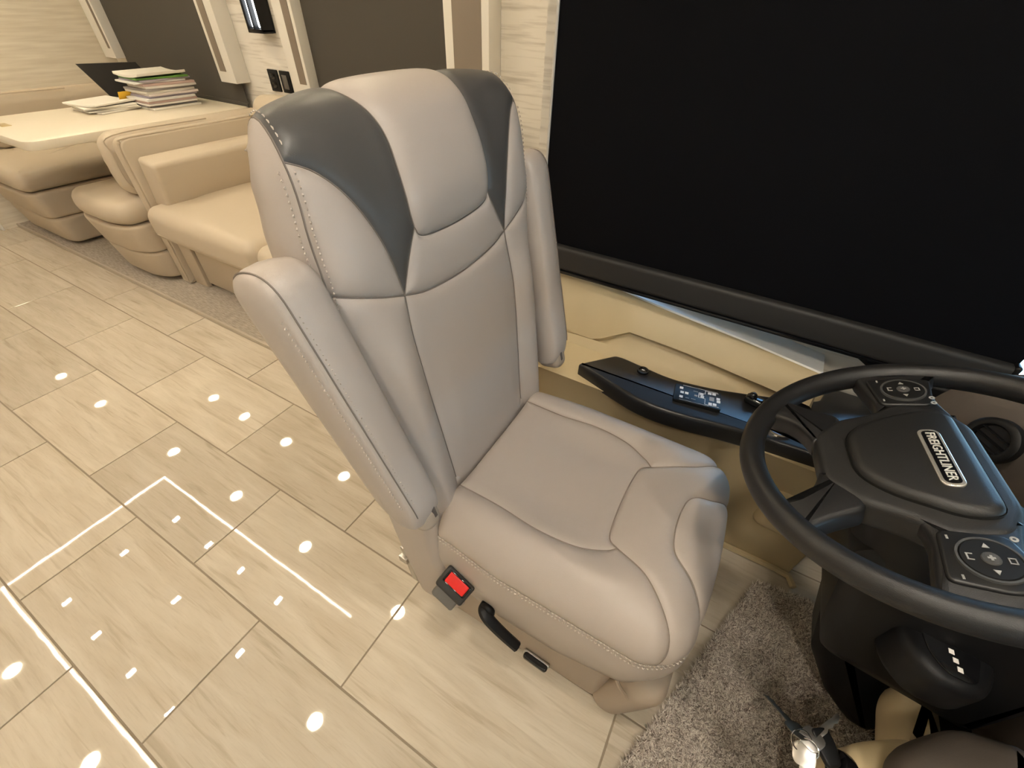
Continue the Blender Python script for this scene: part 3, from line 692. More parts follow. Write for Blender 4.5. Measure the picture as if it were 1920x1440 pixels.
o = mk('print_block', to_frame(join(pr(-.008, .000, -.004, .002), pr(.030, .042, -.008, .008), pr(-.012, .0, .015, .017), pr(-.030, -.020, -.020, -.018), pr(-.016, -.004, -.019, -.017)), kp_o, kx, ky, kz), GREYPR, kp, False); o['kind'] = 'stuff'
# round socket, mirror joystick, cup ring
so = np.array([-.130, 1.018, zA(-.13)])
s_ = mk('power_button', to_frame(lathe([(0, .004), (.010, .004), (.012, .007), (.016, .007), (.0165, 0), (0, 0)], 24), so, (1, 0, 0), (0, 1, 0), (0, 0, 1)), GLOSSB, con)
mk('mark', box(so[0]-.004, so[0]+.004, so[1]+.001, so[1]+.004, so[2]+.004, so[2]+.0052, .0002), ICON, s_, False)
jo = np.array([.165, 1.045, zA(.16)])
mk('mirror_switch', join(to_frame(rbox((0, 0, .012), (.046, .030, .022), .008, 3), jo, (.97, -.2, 0), (.2, .97, 0), (0, 0, 1)), move(ell((0, 0, 0), (.012, .012, .014)), jo+np.array([-.008, 0, .022]))), GLOSSB, con)
mk('cup_ring', to_frame(lathe([(.030, 0), (.030, .006), (.034, .008), (.038, .006), (.039, 0)], 32), (.232, .985, zA(.23)), (1, 0, 0), (0, 1, 0), (0, 0, 1)), CHROME, con)
mk('cup_well', disc((.232, .985, zA(.23)), .030, .0004, .001), GLOSSB, con)
mk('floor_lip', tube([(x, .936, .010) for x in np.linspace(-.3, .42, 12)]+[(.46, .93, .012), (.475, .90, .013)], .010, 6), TANP, con)
mk('tan_bulge', rbox((.375, .955, .25), (.17, .07, .16), .03, 4, 2, (0, .01, 0)), TANP, con)

# ================================================================== STEERING WHEEL
tw = math.radians(20); WC = np.array([.310, .566, .856]); wA = np.array([0, -1., 0]); wU = np.array([math.cos(tw), 0, math.sin(tw)]); wN = np.array([-math.sin(tw), 0, math.cos(tw)])
st_ = math.radians(9); wA, wU = wA*math.cos(st_)+wU*math.sin(st_), wU*math.cos(st_)-wA*math.sin(st_)      # wheel turned a little
FW = (WC, wA, wU, wN)
sw = thing('steering_wheel', tuple(WC-wN*.14), 'black steering wheel with four spokes and a chrome badge', 'steering wheel')
th = np.linspace(0, 2*math.pi, 96, endpoint=False)
RR = .2075
rim = np.stack([RR*np.cos(th), RR*np.sin(th), 0*th], 1)
V, F = tube(rim, .0165, 14, closed=True, flat=1.12, up=(0, 0, 1)); mk('rim', to_frame((V, F), *FW), RIMP, sw, 'all')
def wplate(P, z0, z1, b, r=0.01, n=5): return to_frame(prism(rpoly(P, r, n), z0, z1, b, nb=3), *FW)
PODPR = mat('pod_print', (.34, .34, .33), .6)
# big side spokes (button pods), lower spokes, hub pad
for sg in (1, -1):
    f = lambda P: [(sg*a, b) for a, b in P]
    mk('side_spoke', wplate(f([(.085, -.050), (.118, -.040), (.165, -.050), (.197, -.055), (.206, .0), (.199, .05), (.165, .032), (.125, .030), (.085, .042)]), -.022, .008, .008, [.002, .02, .02, .002, .002, .002, .02, .03, .002]), RIMP, sw)
    mk('lower_spoke', wplate(f([(.030, -.100), (.088, -.088), (.106, -.124), (.133, -.160), (.115, -.176), (.092, -.186), (.076, -.154), (.055, -.138), (.030, -.130)]), -.026, .008, .007, [.002, .012, .02, .002, .002, .002, .02, .02, .002]), RIMP, sw)
    pod = mk('button_pod', wplate(f([(.112, -.036), (.176, -.044), (.181, .0), (.174, .034), (.128, .026), (.112, .020)]), .000, .012, .003, .008), mat('pod_black', (.010, .010, .0105), .42), sw)
    o_ = WC+wA*(sg*.146)+wU*(-.004)+wN*.012
    mk('dial', to_frame(lathe([(0, .0028), (.0225, .0028), (.0235, .001), (.0235, -.002), (0, -.002)], 32), o_, wA, wU, wN), mat('dial_black', (.012, .012, .012), .35), pod)
    mk('dial_ring', to_frame(lathe([(.0240, .000), (.0240, .0026), (.0262, .0026), (.0266, .000)], 32), o_, wA, wU, wN), mat('dial_grey', (.07, .07, .07), .35), pod)
    mk('dial_centre', to_frame(lathe([(0, .0045), (.007, .0042), (.0078, .0025), (0, .0025)], 20), o_, wA, wU, wN), mat('dial_grey', (.07, .07, .07), .35), pod)
    sy = [prism([(-.003, 0), (.0025, .003), (.0025, -.003)], .0028, .0034, .0001), move(prism([(-.003, 0), (.0025, .003), (.0025, -.003)], .0028, .0034, .0001), (0, 0, 0))]
    mk('symbol', to_frame(move(sy[0], (-.0155, 0, 0)), o_, wA, wU, wN), PODPR, pod, False)
    mk('symbol', to_frame(rot(move(sy[0], (-.0155, 0, 0)), 'Z', math.pi), o_, wA, wU, wN), PODPR, pod, False)
    mk('symbol', to_frame(join(box(-.0035, .0035, .0125, .0135, .0028, .0034, .0001), box(-.0035, .0035, .0175, .0185, .0028, .0034, .0001), box(-.0035, -.0025, .0125, .0185, .0028, .0034, .0001), box(.0025, .0035, .0125, .0185, .0028, .0034, .0001)), o_, wA, wU, wN), PODPR, pod, False)
    mk('symbol', to_frame(join(box(-.004, .004, -.0185, -.017, .0028, .0034, .0001), box(-.004, -.003, -.017, -.013, .0028, .0034, .0001), box(.003, .004, -.017, -.013, .0028, .0034, .0001)), o_, wA, wU, wN), PODPR, pod, False)
    mk('symbol', to_frame(join(box(-.001, .001, -.003, .003, .0043, .0048, .0001), box(-.003, .003, -.001, .001, .0043, .0048, .0001)), o_, wA, wU, wN), PODPR, pod, False)
    for (a, b_) in [(sg*-.030, .030), (.018, .031), (-.024, -.029), (.024, -.030)]:
        if abs(a+sg*.146) > .172: a = a*.6
        mk('symbol', to_frame(lathe([(.0015, -.0002), (.0015, .0006), (.0034, .0006), (.0034, -.0002)], 14) if b_ > 0 else box(-.0025, .0025, -.001, .001, 0, .0006, .0001), o_+wA*a+wU*b_*.9, wA, wU, wN), PODPR, pod, False)
mk('hub', wplate([(-.095, -.055), (-.080, -.095), (-.045, -.128), (.045, -.128), (.080, -.095), (.095, -.055), (.118, -.020), (.110, .030), (.07, .05), (-.07, .05), (-.110, .030), (-.118, -.020)], -.035, .010, .010, .012), HUBP, sw)

hub2 = mk('horn_pad', wplate([(-.066, -.066), (-.036, -.094), (.036, -.094), (.066, -.066), (.094, -.004), (.088, .032), (-.088, .032), (-.094, -.004)], .002, .022, .012, .022), mat('pad_black', (.014, .0135, .013), .46, bump=(1200, .15)), sw)
bo_ = WC+wA*.008+wU*-.006+wN*.0215
bd = mk('badge', to_frame(prism(rpoly([(-.050, -.0115), (.050, -.0115), (.050, .0115), (-.050, .0115)], .010, 6), 0, .0035, .0015, nb=3), bo_, wA, wU, wN), mat('badge_rim', (.80, .77, .72), .25, metal=.75), hub2); bd['label'] = 'chrome name badge'
mk('badge_field', to_frame(prism(rpoly([(-.046, -.008), (.046, -.008), (.046, .008), (-.046, .008)], .007, 6), .0034, .0039, .0002), bo_, wA, wU, wN), GLOSSB, hub2)
tx = text('FREIGHTLINER', .0132, None, CHROME, None); w_ = np.ptp(tx[0][:, 0]); tx = (tx[0]*np.array([.084/w_, 1, 1])+np.array([0, 0, .0043]), tx[1])
mk('badge_lettering', to_frame(tx, bo_, wA, wU, wN), mat('badge_silver', (.85, .83, .79), .4, metal=.3), hub2, False)

# ------------------------------------------------------------------ steering column
colm = thing('steering_column', (.6, .57, 0), 'black plastic steering column shroud rising from the footwell under the wheel', 'column')
def column_part(name, CP, y0, y1):
    def sec(y, ins): Q = inset(rpoly(CP, .02, 3), ins); return np.stack([Q[:, 0], np.full(len(Q), y), Q[:, 1]], 1)
    V, F = loft([sec(y1, .03), sec(y1-.005, .012), sec(y1-.015, .002), sec(y0+.015, .002), sec(y0+.005, .012), sec(y0, .03)]); return mk(name, (V, [f[::-1] for f in F]), BLACKP, colm)
column_part('upper_shroud', [(.285, .70), (.335, .50), (.365, .43), (.60, .40), (.60, .70), (.46, .755), (.33, .750)], .50, .705)
column_part('lower_shroud', [(.362, .46), (.43, .24), (.52, .10), (.60, .019), (.655, .019), (.655, .32), (.595, .34), (.595, .46)], .605, .705)
mk('collar', to_frame(lathe([(0, -.15), (.075, -.15), (.068, -.09), (.058, -.036), (0, -.036)], 28), *FW), BLACKP, colm)
mk('facet_ridge', tube(crspline([(.362, .690, .46), (.42, .695, .36), (.455, .690, .27), (.52, .66, .16)], 6), .010, 6), BLACKP, colm)
sp_ = mk('shift_pod', prism(rpoly([(.385, .555), (.398, .472), (.430, .440), (.490, .442), (.515, .50), (.50, .555)], [.01, .03, .03, .03, .03, .01], 5), .530, .610, .018, nb=4), BLACKP, colm)
mk('pod_face', prism(rpoly([(.415, .520), (.425, .475), (.445, .455), (.478, .457), (.488, .500), (.475, .525)], .012, 4), .608, .6125, .002), GLOSSB, sp_)
for (px, py) in ((.452, .491), (.4555, .480), (.459, .469)):
    mk('indicator_mark', box(px-.0032, px+.0032, py-.0035, py+.0035, .612, .6132, .0003), mat('white_mark', (.9, .85, .82), .5), sp_, False)

# ------------------------------------------------------------------ dashboard
dash = thing('dashboard', (1.0, .6, .4), 'dark brown dashboard behind the steering wheel with round air vent', 'dashboard')
prof = rpoly([(.64, .34), (.62, .50), (.635, .64), (.68, .72), (.80, .78), (1.43, .83), (1.43, .34)], [.02, .06, .06, .06, .1, .02, .02], 5)
ys = np.r_[np.linspace(1.098, .90, 16), np.linspace(.85, -.2, 10)]; rings = []
for y in ys:
    sh2 = .10*smooth(np.array(y), .75, 1.14)*0+.0; k_ = float(smooth(np.array(y), .93, 1.11)); R_ = [(x-.148*k_*(1 if x < 1 else 0), y, z) for x, z in prof]; rings.append(R_)
V, F = loft(rings); mk('body', (V, F), DASHP, dash)
mk('pillar_trim', box(.462, .62, 1.10, 1.243, .45, .662, .012, 3), BLACKP, dash)
vo = np.array([.566, .985, .645]); vn = np.array([-.80, -.52, .28]); vn /= np.linalg.norm(vn); vx = np.cross((0, 0, 1), vn); vx /= np.linalg.norm(vx); vy = np.cross(vn, vx)
vent = mk('air_vent', to_frame(lathe([(.030, -.02), (.030, .004), (.033, .009), (.040, .010), (.046, .006), (.047, -.01)], 32), vo, vx, vy, vn), BLACKP, dash); vent['label'] = 'round black air vent'
mk('vent_cup', to_frame(lathe([(0, .0005), (.030, .0005), (.030, -.01), (0, -.01)], 28), vo, vx, vy, vn), GLOSSB, vent)
for k in (-1, 0, 1): mk('vent_blade', to_frame(rot(box(-.0285, .0285, k*.014-.0012, k*.014+.0012, -.002, .006, .0005), 'X', .35, (0, k*.014, 0)), vo, vx, vy, vn), BLACKP, vent)
ro = np.array([.536, 1.022, .622]); rl = mk('warning_lamp', to_frame(lathe([(0, .004), (.005, .003), (.007, 0), (0, 0)], 16), ro+vn*.012, vx, vy, vn), mat('red_lamp', (.35, .02, .02), .3, emit=((1, .08, .05), .5)), dash); rl['label'] = 'small red warning lamp'

# ------------------------------------------------------------------ centre console at the lower right
cc = thing('centre_console', (.62, .25, 0), 'tan engine console with dark brown padded top beside the pedals', 'console')
pl = rpoly([(.42, .30), (.418, .385), (.442, .407), (.495, .442), (.518, .452), (.60, .452), (.60, -.20), (.42, -.20)], [.02, .02, .02, .02, .01, .02, .02, .02], 5)
mk('body', prism(pl, .27, .42, .02, nb=4), TANP, cc)
mk('plinth', box(.50, .60, -.19, .44, .0, .28, .01, 2), BLACKP, cc)
mk('side_block', prism(rpoly([(.522, .456), (.528, .545), (.545, .585), (.60, .588), (.60, .456)], [.02, .03, .03, .02, .01], 5), .265, .36, .03, nb=4), TANP, cc)
pl2 = rpoly([(.445, .33), (.450, .378), (.464, .403), (.492, .432), (.528, .463), (.615, .485), (.615, -.20), (.445, -.20)], [.02, .03, .03, .03, .03, .02, .02, .02], 5)
mk('padded_top', prism(pl2, .425, .50, .025, nb=4), DASHP, cc)
ig = np.array([.416, .355, .400])
mk('ignition_barrel', to_frame(lathe([(0, .012), (.012, .012), (.021, .009), (.023, 0), (.023, -.03), (0, -.03)], 24), ig, (0, 1, 0), (.3, 0, .95), (-.95, 0, .3)), GLOSSB, cc)

# pedals and floor mat
ma = thing('floor_mat', (.45, .4, 0), 'shaggy grey brown floor mat in the driver footwell', 'mat')
MP = np.array(rpoly([(.378, .862), (.53, .875), (.59, .74), (.655, .66), (.66, .59), (.40, .28), (.40, -.10), (.02, -.10), (.105, .08), (.170, .262)], [.02, .02, .04, .03, .03, .03, .02, .02, .02, .05], 4))
mk('backing', prism(MP, .0005, .006, .002), mat('mat_backing', (.16, .13, .10), .95), ma)
def pile(P, n):
    lo = P.min(0); hi = P.max(0); Q = lo+(hi-lo)*rng.random((n*2, 2)); Q = Q[inside(Q, P)]
    Q = Q[:n]; n = len(Q)
    # lightly clumped tufts of yarn
    a = rng.random(n)*2*math.pi; ln = .013+.008*rng.random(n); lean = .008+.010*rng.random(n); wv = .0011+.0007*rng.random(n)
    fl = np.stack([np.cos(a), np.sin(a)], 1); pr_ = np.stack([-fl[:, 1], fl[:, 0]], 1)
    b = np.column_stack([Q, np.full(n, .004)])
    V = np.empty((n, 5, 3)); z = np.zeros(n)
    V[:, 0] = b+np.column_stack([pr_*wv[:, None], z]); V[:, 1] = b-np.column_stack([pr_*wv[:, None], z])
    mid = b+np.column_stack([fl*(lean*.35)[:, None], ln*.65]); V[:, 2] = mid-np.column_stack([pr_*wv[:, None], z]); V[:, 3] = mid+np.column_stack([pr_*wv[:, None], z])
    V[:, 4] = b+np.column_stack([fl*lean[:, None], ln])
    k = np.arange(n)*5; F4 = np.stack([k, k+1, k+2, k+3], 1).tolist(); F3 = np.stack([k+3, k+2, k+4], 1).tolist()
    return V.reshape(-1, 3), F4+F3, n
V, F, n = pile(MP, 85000)
pm = bpy.data.materials.new('shag_yarn'); pm.use_nodes = True; b = pm.node_tree.nodes['Principled BSDF']; b.inputs['Roughness'].default_value = .9; b.inputs['Specular IOR Level'].default_value = .1
at = pm.node_tree.nodes.new('ShaderNodeAttribute'); at.attribute_name = 'yarn'; cr = pm.node_tree.nodes.new('ShaderNodeValToRGB')
for i, (ps, c) in enumerate([(0, (.17, .135, .11)), (.3, (.44, .375, .32)), (.6, (.72, .64, .555)), (1, (.92, .86, .78))]):
    e = cr.color_ramp.elements[i] if i < 2 else cr.color_ramp.elements.new(ps)
    e.position = ps; e.color = (*c, 1)
pm.node_tree.links.new(at.outputs['Fac'], cr.inputs[0]); pm.node_tree.links.new(cr.outputs[0], b.inputs['Base Color'])
po = mk('pile', (V, F), pm, ma, False); po['kind'] = 'stuff'
aa = po.data.attributes.new('yarn', 'FLOAT', 'POINT'); aa.data.foreach_set('value', np.repeat(rng.random(n), 5).astype(np.float32))
mk('toe_board', box(.665, .93, .40, .93, .0, .335, .01, 2), BLACKP, dash)
pdl = thing('pedal', (.62, .775, .02), 'black pedal at the edge of the floor mat', 'pedal')
mk('pedal_pad', rot(rbox((.60, .775, .11), (.022, .07, .15), .008, 2), 'Y', math.radians(28), (.60, .775, .10)), BLACKP, pdl)
mk('pedal_hinge', rbox((.635, .775, .035), (.05, .05, .03), .008, 2), BLACKP, pdl)

# keys hanging from the ignition
ks = thing('key_bunch', (.375, .345, .36), 'bunch of keys with black fob hanging from the ignition', 'keys')
kc = ig+np.array([-.022, .010, -.004])
def ringpath(c, r, n1, n2, n=28):
    n1 = np.array(n1, float); n1 /= np.linalg.norm(n1); n2 = np.array(n2, float); n2 -= n1*(n1@n2); n2 /= np.linalg.norm(n2)
    return np.array([c+r*(math.cos(t)*n1+math.sin(t)*n2) for t in np.linspace(0, 2*math.pi, n, endpoint=False)])
rc_ = np.array([.350, .350, .425])
mk('split_ring', tube(ringpath(rc_, .015, (1, .3, 0), (-.2, .8, .5)), .0011, 6, closed=True), CHROME, ks)
mk('split_ring', tube(ringpath(rc_+np.array([.010, -.006, .0]), .013, (1, -.2, .3), (.1, .8, .6)), .0011, 6, closed=True), CHROME, ks)
def key(o, ex, ez):
    ex = np.array(ex, float); ex /= np.linalg.norm(ex); ez = np.array(ez, float); ez -= ex*(ex@ez); ez /= np.linalg.norm(ez); ey = np.cross(ez, ex)
    bow = rpoly([(-.010, -.011), (.012, -.011), (.012, .011), (-.010, .011)], .008, 4); blade = [(.010, -.004), (.020, -.004), (.024, -.0022), (.028, -.004), (.033, -.002), (.037, -.0036), (.044, -.001), (.046, .003), (.010, .004)]
    k_ = join(prism(bow, -.001, .001, .0004), prism(blade, -.0009, .0009, .0003)); return to_frame((np.asarray(k_[0])*np.array([1.45, 1.4, 1.2]), k_[1]), o, ex, ey, ez)
mk('house_key', key(rc_+np.array([.012, .008, .002]), (.5, .75, .1), (-.2, .1, 1)), STEEL, ks)
mk('house_key', key(rc_+np.array([.006, -.014, -.004]), (.1, -1, -.2), (-.4, 0, 1)), STEEL, ks)
mk('ignition_key', key(rc_+np.array([-.004, .012, -.004]), (-.55, .6, -.5), (.3, .1, 1)), mat('dark_steel', (.16, .15, .13), .45, metal=1), ks)
mk('key_fob', to_frame(prism(rpoly([(-.016, -.026), (.014, -.026), (.017, .0), (.012, .026), (-.012, .026), (-.017, .0)], .007, 4), -.006, .006, .004, nb=3), rc_+np.array([.036, .012, -.004]), (.75, .55, 0), (.55, -.75, -.2), (-.1, -.1, 1)), BLACKP, ks)

# ================================================================== SLIDE-OUT: windows, shades, lamp, sockets
def cbox(*a, r=.01, n=2): return box(*a, r, n)
BROWNST = mat('taupe_inset', (.25, .205, .165), .7)
def side_trim(parent, x0, x1, z0, z1, i0, i1, y0=1.855):
    t = mk('side_trim', box(x0, x1, y0, 1.949, z0, z1, .003), WHITEP, parent)
    mk('inset_strip', box(i0, i1, y0-.003, y0+.004, z0+.055, z1-.02, .001), BROWNST, t)
w1 = thing('window_1', (-3.7, 1.93, .85), 'dinette window with white side trims', kind='structure')
mk('pane', box(-4.27, -3.08, 1.94, 1.946, .80, 1.80, .001), GLOSSB, w1, False)
side_trim(w1, -4.40, -4.255, .90, 1.85, -4.30, -4.275)
side_trim(w1, -3.105, -2.955, .862, 1.85, -3.075, -3.02)
w2 = thing('window_2', (-1.9, 1.93, .85), 'sofa window with white side trims', kind='structure')
mk('pane', box(-2.36, -1.36, 1.94, 1.946, .80, 1.80, .001), GLOSSB, w2, False)
side_trim(w2, -2.455, -2.315, .855, 1.85, -2.385, -2.335)
side_trim(w2, -1.400, -1.180, .70, 1.85, -1.355, -1.215)
for nm, x0, x1, z0, lb in (('a', -4.26, -3.00, .745, 'charcoal roller shade over the dinette window behind the papers'), ('b', -2.318, -1.398, .72, 'charcoal roller shade over the sofa window behind the driver seat')):
    t = thing('roller_shade', ((x0+x1)/2, 1.92, z0), lb, 'shade')
    mk('fabric', box(x0, x1, 1.915, 1.918, z0, 1.80, .0005), SHADE, t, False)
    mk('hem_bar', box(x0, x1, 1.908, 1.925, z0-.012, z0+.012, .004), SHADE, t)
lp = thing('wall_lamp', (-2.65, 1.92, 1.12), 'black framed wall lamp with two glowing tubes between the windows', 'lamp')
mk('back_plate', box(-2.715, -2.60, 1.925, 1.949, 1.11, 1.45, .003), BLACKP, lp)
TUBE = mat('lamp_glow', (.9, .9, .9), .3, emit=((.92, .97, 1.0), 9.0))
mk('frame', join(box(-2.715, -2.700, 1.865, 1.93, 1.115, 1.45, .003), box(-2.665, -2.655, 1.865, 1.93, 1.115, 1.45, .003), box(-2.605, -2.592, 1.865, 1.93, 1.115, 1.45, .003), box(-2.715, -2.592, 1.865, 1.93, 1.11, 1.128, .003)), BLACKP, lp)
for x in (-2.683, -2.630): mk('glowing_tube', box(x-.013, x+.013, 1.880, 1.915, 1.132, 1.44, .008, 3), TUBE, lp)
for x0, nm, lb in ((-2.762, 'wall_socket', 'black socket plate with two outlets nearer the wall lamp'), (-2.660, 'switch_plate', 'black framed switch plate with a grey rocker beside the window trim')):
    t = thing(nm, (x0+.04, 1.945, .84), lb, 'socket' if 'socket' in nm else 'switch')
    mk('plate', box(x0, x0+.082, 1.940, 1.951, .838, .944, .004), BLACKP, t)
    if 'socket' in nm:
        for z in (.912, .870): mk('outlet', box(x0+.022, x0+.060, 1.9375, 1.9405, z-.014, z+.014, .002), GLOSSB, t)
    else: mk('rocker', box(x0+.020, x0+.062, 1.936, 1.9405, .857, .925, .003), mat('rocker_grey', (.12, .11, .10), .4), t)

# ------------------------------------------------------------------ sofa
sf = thing('sofa', (-1.8, 1.5, .018), 'cream leather sofa with end panel and wide seat behind the driver seat', 'sofa')
SOFAX1 = -.98
end = rpoly([(1.005, .019), (1.005, .752), (1.90, .752), (1.90, .019)], [.01, .055, .01, .01], 6)
mk('end_panel', prism(end, -2.745, -2.665, .010, ((0, 0, 0), (0, 1, 0), (0, 0, 1), (1, 0, 0)), 3), SOFAL, sf)
mk('end_panel_piping', tube(crspline([(-2.672, 1.003, .03), (-2.672, 1.003, .40), (-2.672, 1.003, .70), (-2.672, 1.014, .738), (-2.672, 1.05, .753), (-2.672, 1.4, .753), (-2.672, 1.89, .753)], 6), .004, 6), SOFAL2, sf)
ac = rbox((-2.60, 1.41, .555), (.125, .75, .235), .02, 3, 3, (.010, 0, .006)); mk('arm_cushion', rot(ac, 'Y', math.radians(10), (-2.60, 1.41, .555)), SOFAL, sf)
for x0, x1 in ((-2.66, -1.83), (-1.82, -1.0)):
    cu = rbox(((x0+x1)/2, 1.31, .385), (x1-x0, .72, .165), .055, 5, 7, (.006, .010, .022))
    V = np.asarray(cu[0]); V[:, 2] -= .012*np.exp(-((V[:, 1]-1.17)/.012)**2)*(V[:, 2] > .4)      # crosswise crease
    s_c = mk('seat_cushion', (V, cu[1]), SOFAL, sf, 'all')
    mk('cushion_seam', tube([(x, .955-.006, .345) for x in np.linspace(x0+.05, x1-.05, 10)], .003, 5), SOFAL2, s_c)
    mk('back_cushion', rot(rbox(((x0+x1)/2, 1.755, .62), (x1-x0, .20, .46), .07, 5, 4, (0, .015, .012)), 'X', math.radians(-6), (0, 1.755, .5)), SOFAL, sf)
    mk('front_panel', box(x0+.13, x1-.02, 1.040, 1.066, .05, .32, .006), SOFAL2, sf)
mk('base', box(-2.66, SOFAX1, 1.065, 1.89, .02, .33, .01), SOFAL2, sf)
mk('corner_post', box(-2.660, -2.545, 1.030, 1.066, .019, .33, .008), SOFAL2, sf)
mk('recliner_gap_shade', box(-2.544, -2.531, 1.052, 1.068, .03, .32, .001), mat('gap_shade', (.05, .042, .035), .9), sf)  # dark strip painted in for the shade between post and front panel
mk('end_panel', box(SOFAX1-.02, SOFAX1+.05, 1.0, 1.89, .019, .70, .02, 3), SOFAL, sf)

# ------------------------------------------------------------------ dinette benches
def bench(x0, x1, back_at, label, yf=.855, cr_=.10):
    b = thing('dinette_bench', ((x0+x1)/2, 1.4, .018), label, 'bench')
    xm = (x0+x1)/2; L = x1-x0
    def plan(ins=0., front=0.):
        P = rpoly([(x0, yf+.05), (x0+.12, yf), (x1-(.12 if cr_ > .05 else .06), yf), (x1, yf+(.05 if cr_ > .05 else .03)), (x1, 1.90), (x0, 1.90)], [.10, .10, cr_, cr_, .02, .02], 6); Q = inset(P, ins); Q[:, 1] += front; return Q
    def slab(z0, z1, r, f0, f1, n=5, dome=False):
        st = [(r*(1-math.sin(a)), z0+r*(1-math.cos(a))) for a in np.linspace(0, math.pi/2, n)]+[(r*(1-math.cos(a)), z1-r*(1-math.sin(a))) for a in np.linspace(0, math.pi/2, n)]
        R = [np.column_stack([plan(i_), np.full(len(plan()), z)]) for i_, z in st]
        for R_, (i_, z) in zip(R, st): R_[:, 1] += (f0+(f1-f0)*(z-z0)/(z1-z0))*np.clip((1.93-R_[:, 1])/.9, 0, 1)
        if dome:
            c_ = R[-1].mean(0)
            for k_, dz in ((.85, .005), (.6, .010), (.3, .013)): R.append(np.column_stack([c_[:2]+(R[len(st)-1][:, :2]-c_[:2])*k_, np.full(len(R[0]), z1+dz)]))
        return loft(R)
    V, F = slab(.355, .470, .05, .0, .0, 5, True)
    mk('seat_cushion', (V, F), SOFAL, b)
    for z0, z1, f0, f1 in ((.200, .352, .038, .004), (.040, .198, .075, .040)): mk('skirt_panel', slab(z0, z1, .018, f0, f1), SOFAL2, b)
    mk('plinth', box(x0+.05, x1-.05, 1.03, 1.90, .018, .06, .004), mat('plinth_dark', (.10, .085, .07), .8), b)
    xb0, xb1 = back_at
    bc = rbox(((xb0+xb1)/2, 1.44, .615), (xb1-xb0, .89, .285), min(.062, abs(xb1-xb0)/2*.95), 6, 5, (.012 if xb0 > -4 else .004, .014, .006))
    V = np.asarray(bc[0]); V[:, 0] += .004*np.sin(V[:, 2]*95)*np.exp(-((V[:, 1]-1.0)/.06)**2)
    mk('back_cushion', (V, bc[1]), SOFAL, b)
    mk('back_cushion_seam', tube(crspline([(xb1-.008, 1.05, .49), (xb1-.008, 1.004, .55), (xb1-.008, 1.003, .68), (xb1-.008, 1.04, .752), (xb1-.008, 1.5, .757)], 6), .004, 5), SOFAL2, b)
    return b
bench(-3.27, -2.752, (-2.900, -2.766), 'cream leather dinette bench backed against the sofa end panel')
bench(-4.44, -3.72, (-4.450, -4.33), 'cream leather dinette bench against the far end wall, under the papers', .82, .049)

# ------------------------------------------------------------------ table with papers and laptop
tb = thing('dinette_table', (-3.35, 1.35, .018), 'cream dinette table with rounded corners holding papers', 'table')
tp = rpoly([(-3.72, .775), (-2.975, .775), (-2.985, 1.90), (-3.72, 1.90)], [.07, .07, .02, .02], 6)
mk('tabletop', prism(tp, .700, .740, .006, nb=2), mat('table_cream', (.80, .72, .58), .35), tb)
mk('pedestal', box(-3.42, -3.30, 1.25, 1.55, .02, .70, .02, 3), mat('table_leg', (.10, .085, .07), .5), tb)
plq = mk('brass_insert', prism(rpoly([(-3.50, .845), (-3.41, .845), (-3.41, .885), (-3.50, .885)], .006, 3), .7398, .7415, .0005), mat('brass', (.55, .42, .20), .35, metal=.7), tb); plq['label'] = 'small brass insert'
COLS = [(.80, .76, .68), (.30, .28, .27), (.78, .74, .68), (.55, .40, .36), (.82, .80, .76), (.42, .38, .45), (.78, .70, .66)]
def sheaf(name, c, sx, sy, z, h, ang, m, label, group, cat, bend=0.):
    V, F = rbox((0, 0, h/2), (sx, sy, h), min(.002, h*.4), 1, 4); V = np.asarray(V)
    V[:, 2] += bend*(V[:, 0]/sx*2)**2
    V, F = rot((V, F), 'Z', ang); return mk(name, (V+np.array([c[0], c[1], z]), F), m, None, label=label, cat=cat, group=group)
z = .7405; NB = 15
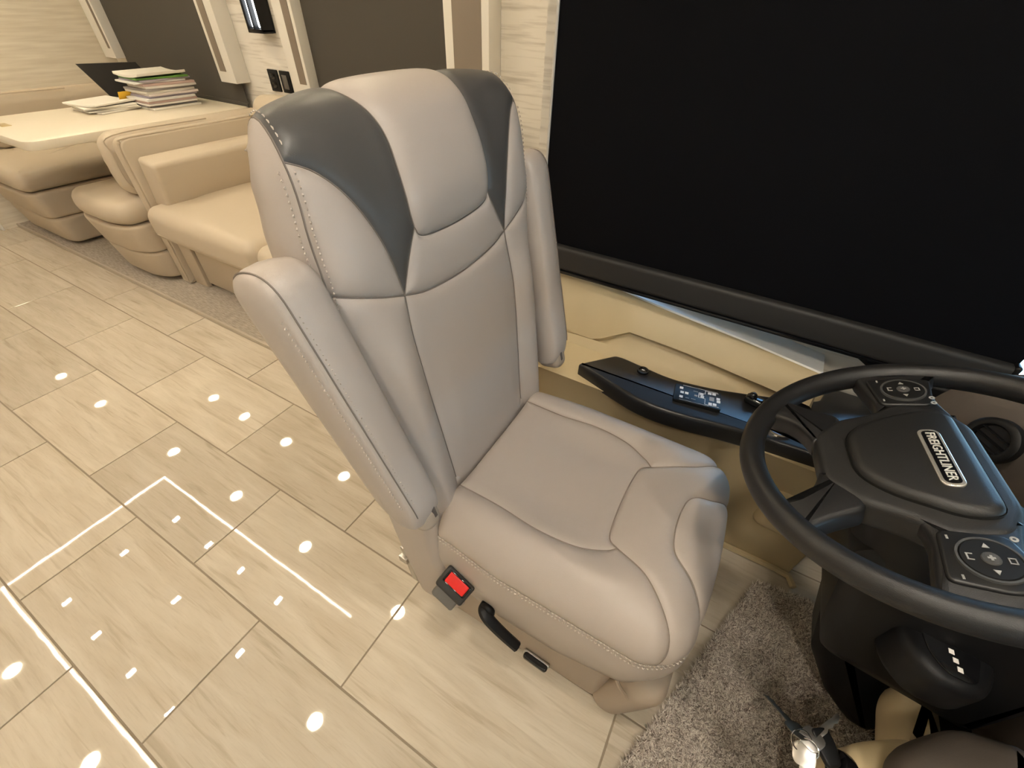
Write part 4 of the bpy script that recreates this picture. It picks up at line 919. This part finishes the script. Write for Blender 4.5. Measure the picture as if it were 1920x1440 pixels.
words = ['at the bottom of', 'second from the bottom of', 'third from the bottom of', 'fourth from the bottom of', 'fifth from the bottom of', 'sixth from the bottom of', 'seventh from the bottom of', 'in the very middle of', 'seventh from the top of', 'sixth from the top of', 'fifth from the top of', 'fourth from the top of', 'third from the top of', 'second from the top of', 'on top of']
for k in range(NB):
    h = random.uniform(.008, .014); lastk = k == NB-1
    c = COLS[k % len(COLS)]
    m_ = mat('magazine_%d' % (k % len(COLS)), c, .6)
    if k == NB-2: m_ = mat('green_cover', (.13, .30, .06), .5)
    nm = 'magazine'
    sheaf(nm, (-3.33-.10+random.uniform(-.016, .016)+.05, 1.63+random.uniform(-.018, .018)+(-.015 if k > 10 else 0), 0), .215, .285, z, h, random.uniform(-.10, .10), m_, ('green covered' if k == NB-2 else 'printed paper') + ' magazine %s the tall pile by the window' % words[k], 'magazines in the tall pile', 'magazine', .010 if lastk else 0)
    z += h+.0006
z = .7405
for k, wd_ in enumerate(['lowest', 'second lowest', 'middle', 'second highest', 'topmost']):
    h = random.uniform(.006, .010)
    sheaf('paper_sheaf', (-3.50+random.uniform(-.02, .02), 1.36+random.uniform(-.015, .015), 0), .24, .26, z, h, random.uniform(-.25, .25), PAPER, 'loose white papers, %s sheaf of the low pile on the table' % wd_, 'paper sheaves in the low pile', 'papers', .006 if k == 4 else 0.)
    z += h+.0008 if k < 4 else h+.007
yn = mk('sticky_note', rot(rbox((-3.475, 1.47, .80), (.004, .07, .045), .0015, 1), 'Y', .5, (-3.475, 1.47, .80)), mat('yellow_note', (.80, .48, .03), .6), None, label='yellow note slip sticking up between the two paper piles', cat='note')
lt = thing('laptop', (-3.70, 1.58, .741), 'dark open laptop standing behind the paper piles', 'laptop')
mk('base', box(-3.71, -3.565, 1.50, 1.78, .741, .757, .004), mat('laptop_dark', (.03, .028, .026), .4), lt)
LPX = [np.array([-3.70, 1.49, .762]), np.array([-3.70, 1.80, .762]), np.array([-3.73, 1.72, .925]), np.array([-3.73, 1.405, .935])]
off = np.array([-.007, 0, 0]); Lq = LPX+[p+off for p in LPX]
mk('screen', (np.array(Lq), [[0, 1, 2, 3], [7, 6, 5, 4], [0, 4, 5, 1], [1, 5, 6, 2], [2, 6, 7, 3], [3, 7, 4, 0]]), MATS['laptop_dark'], lt, False)
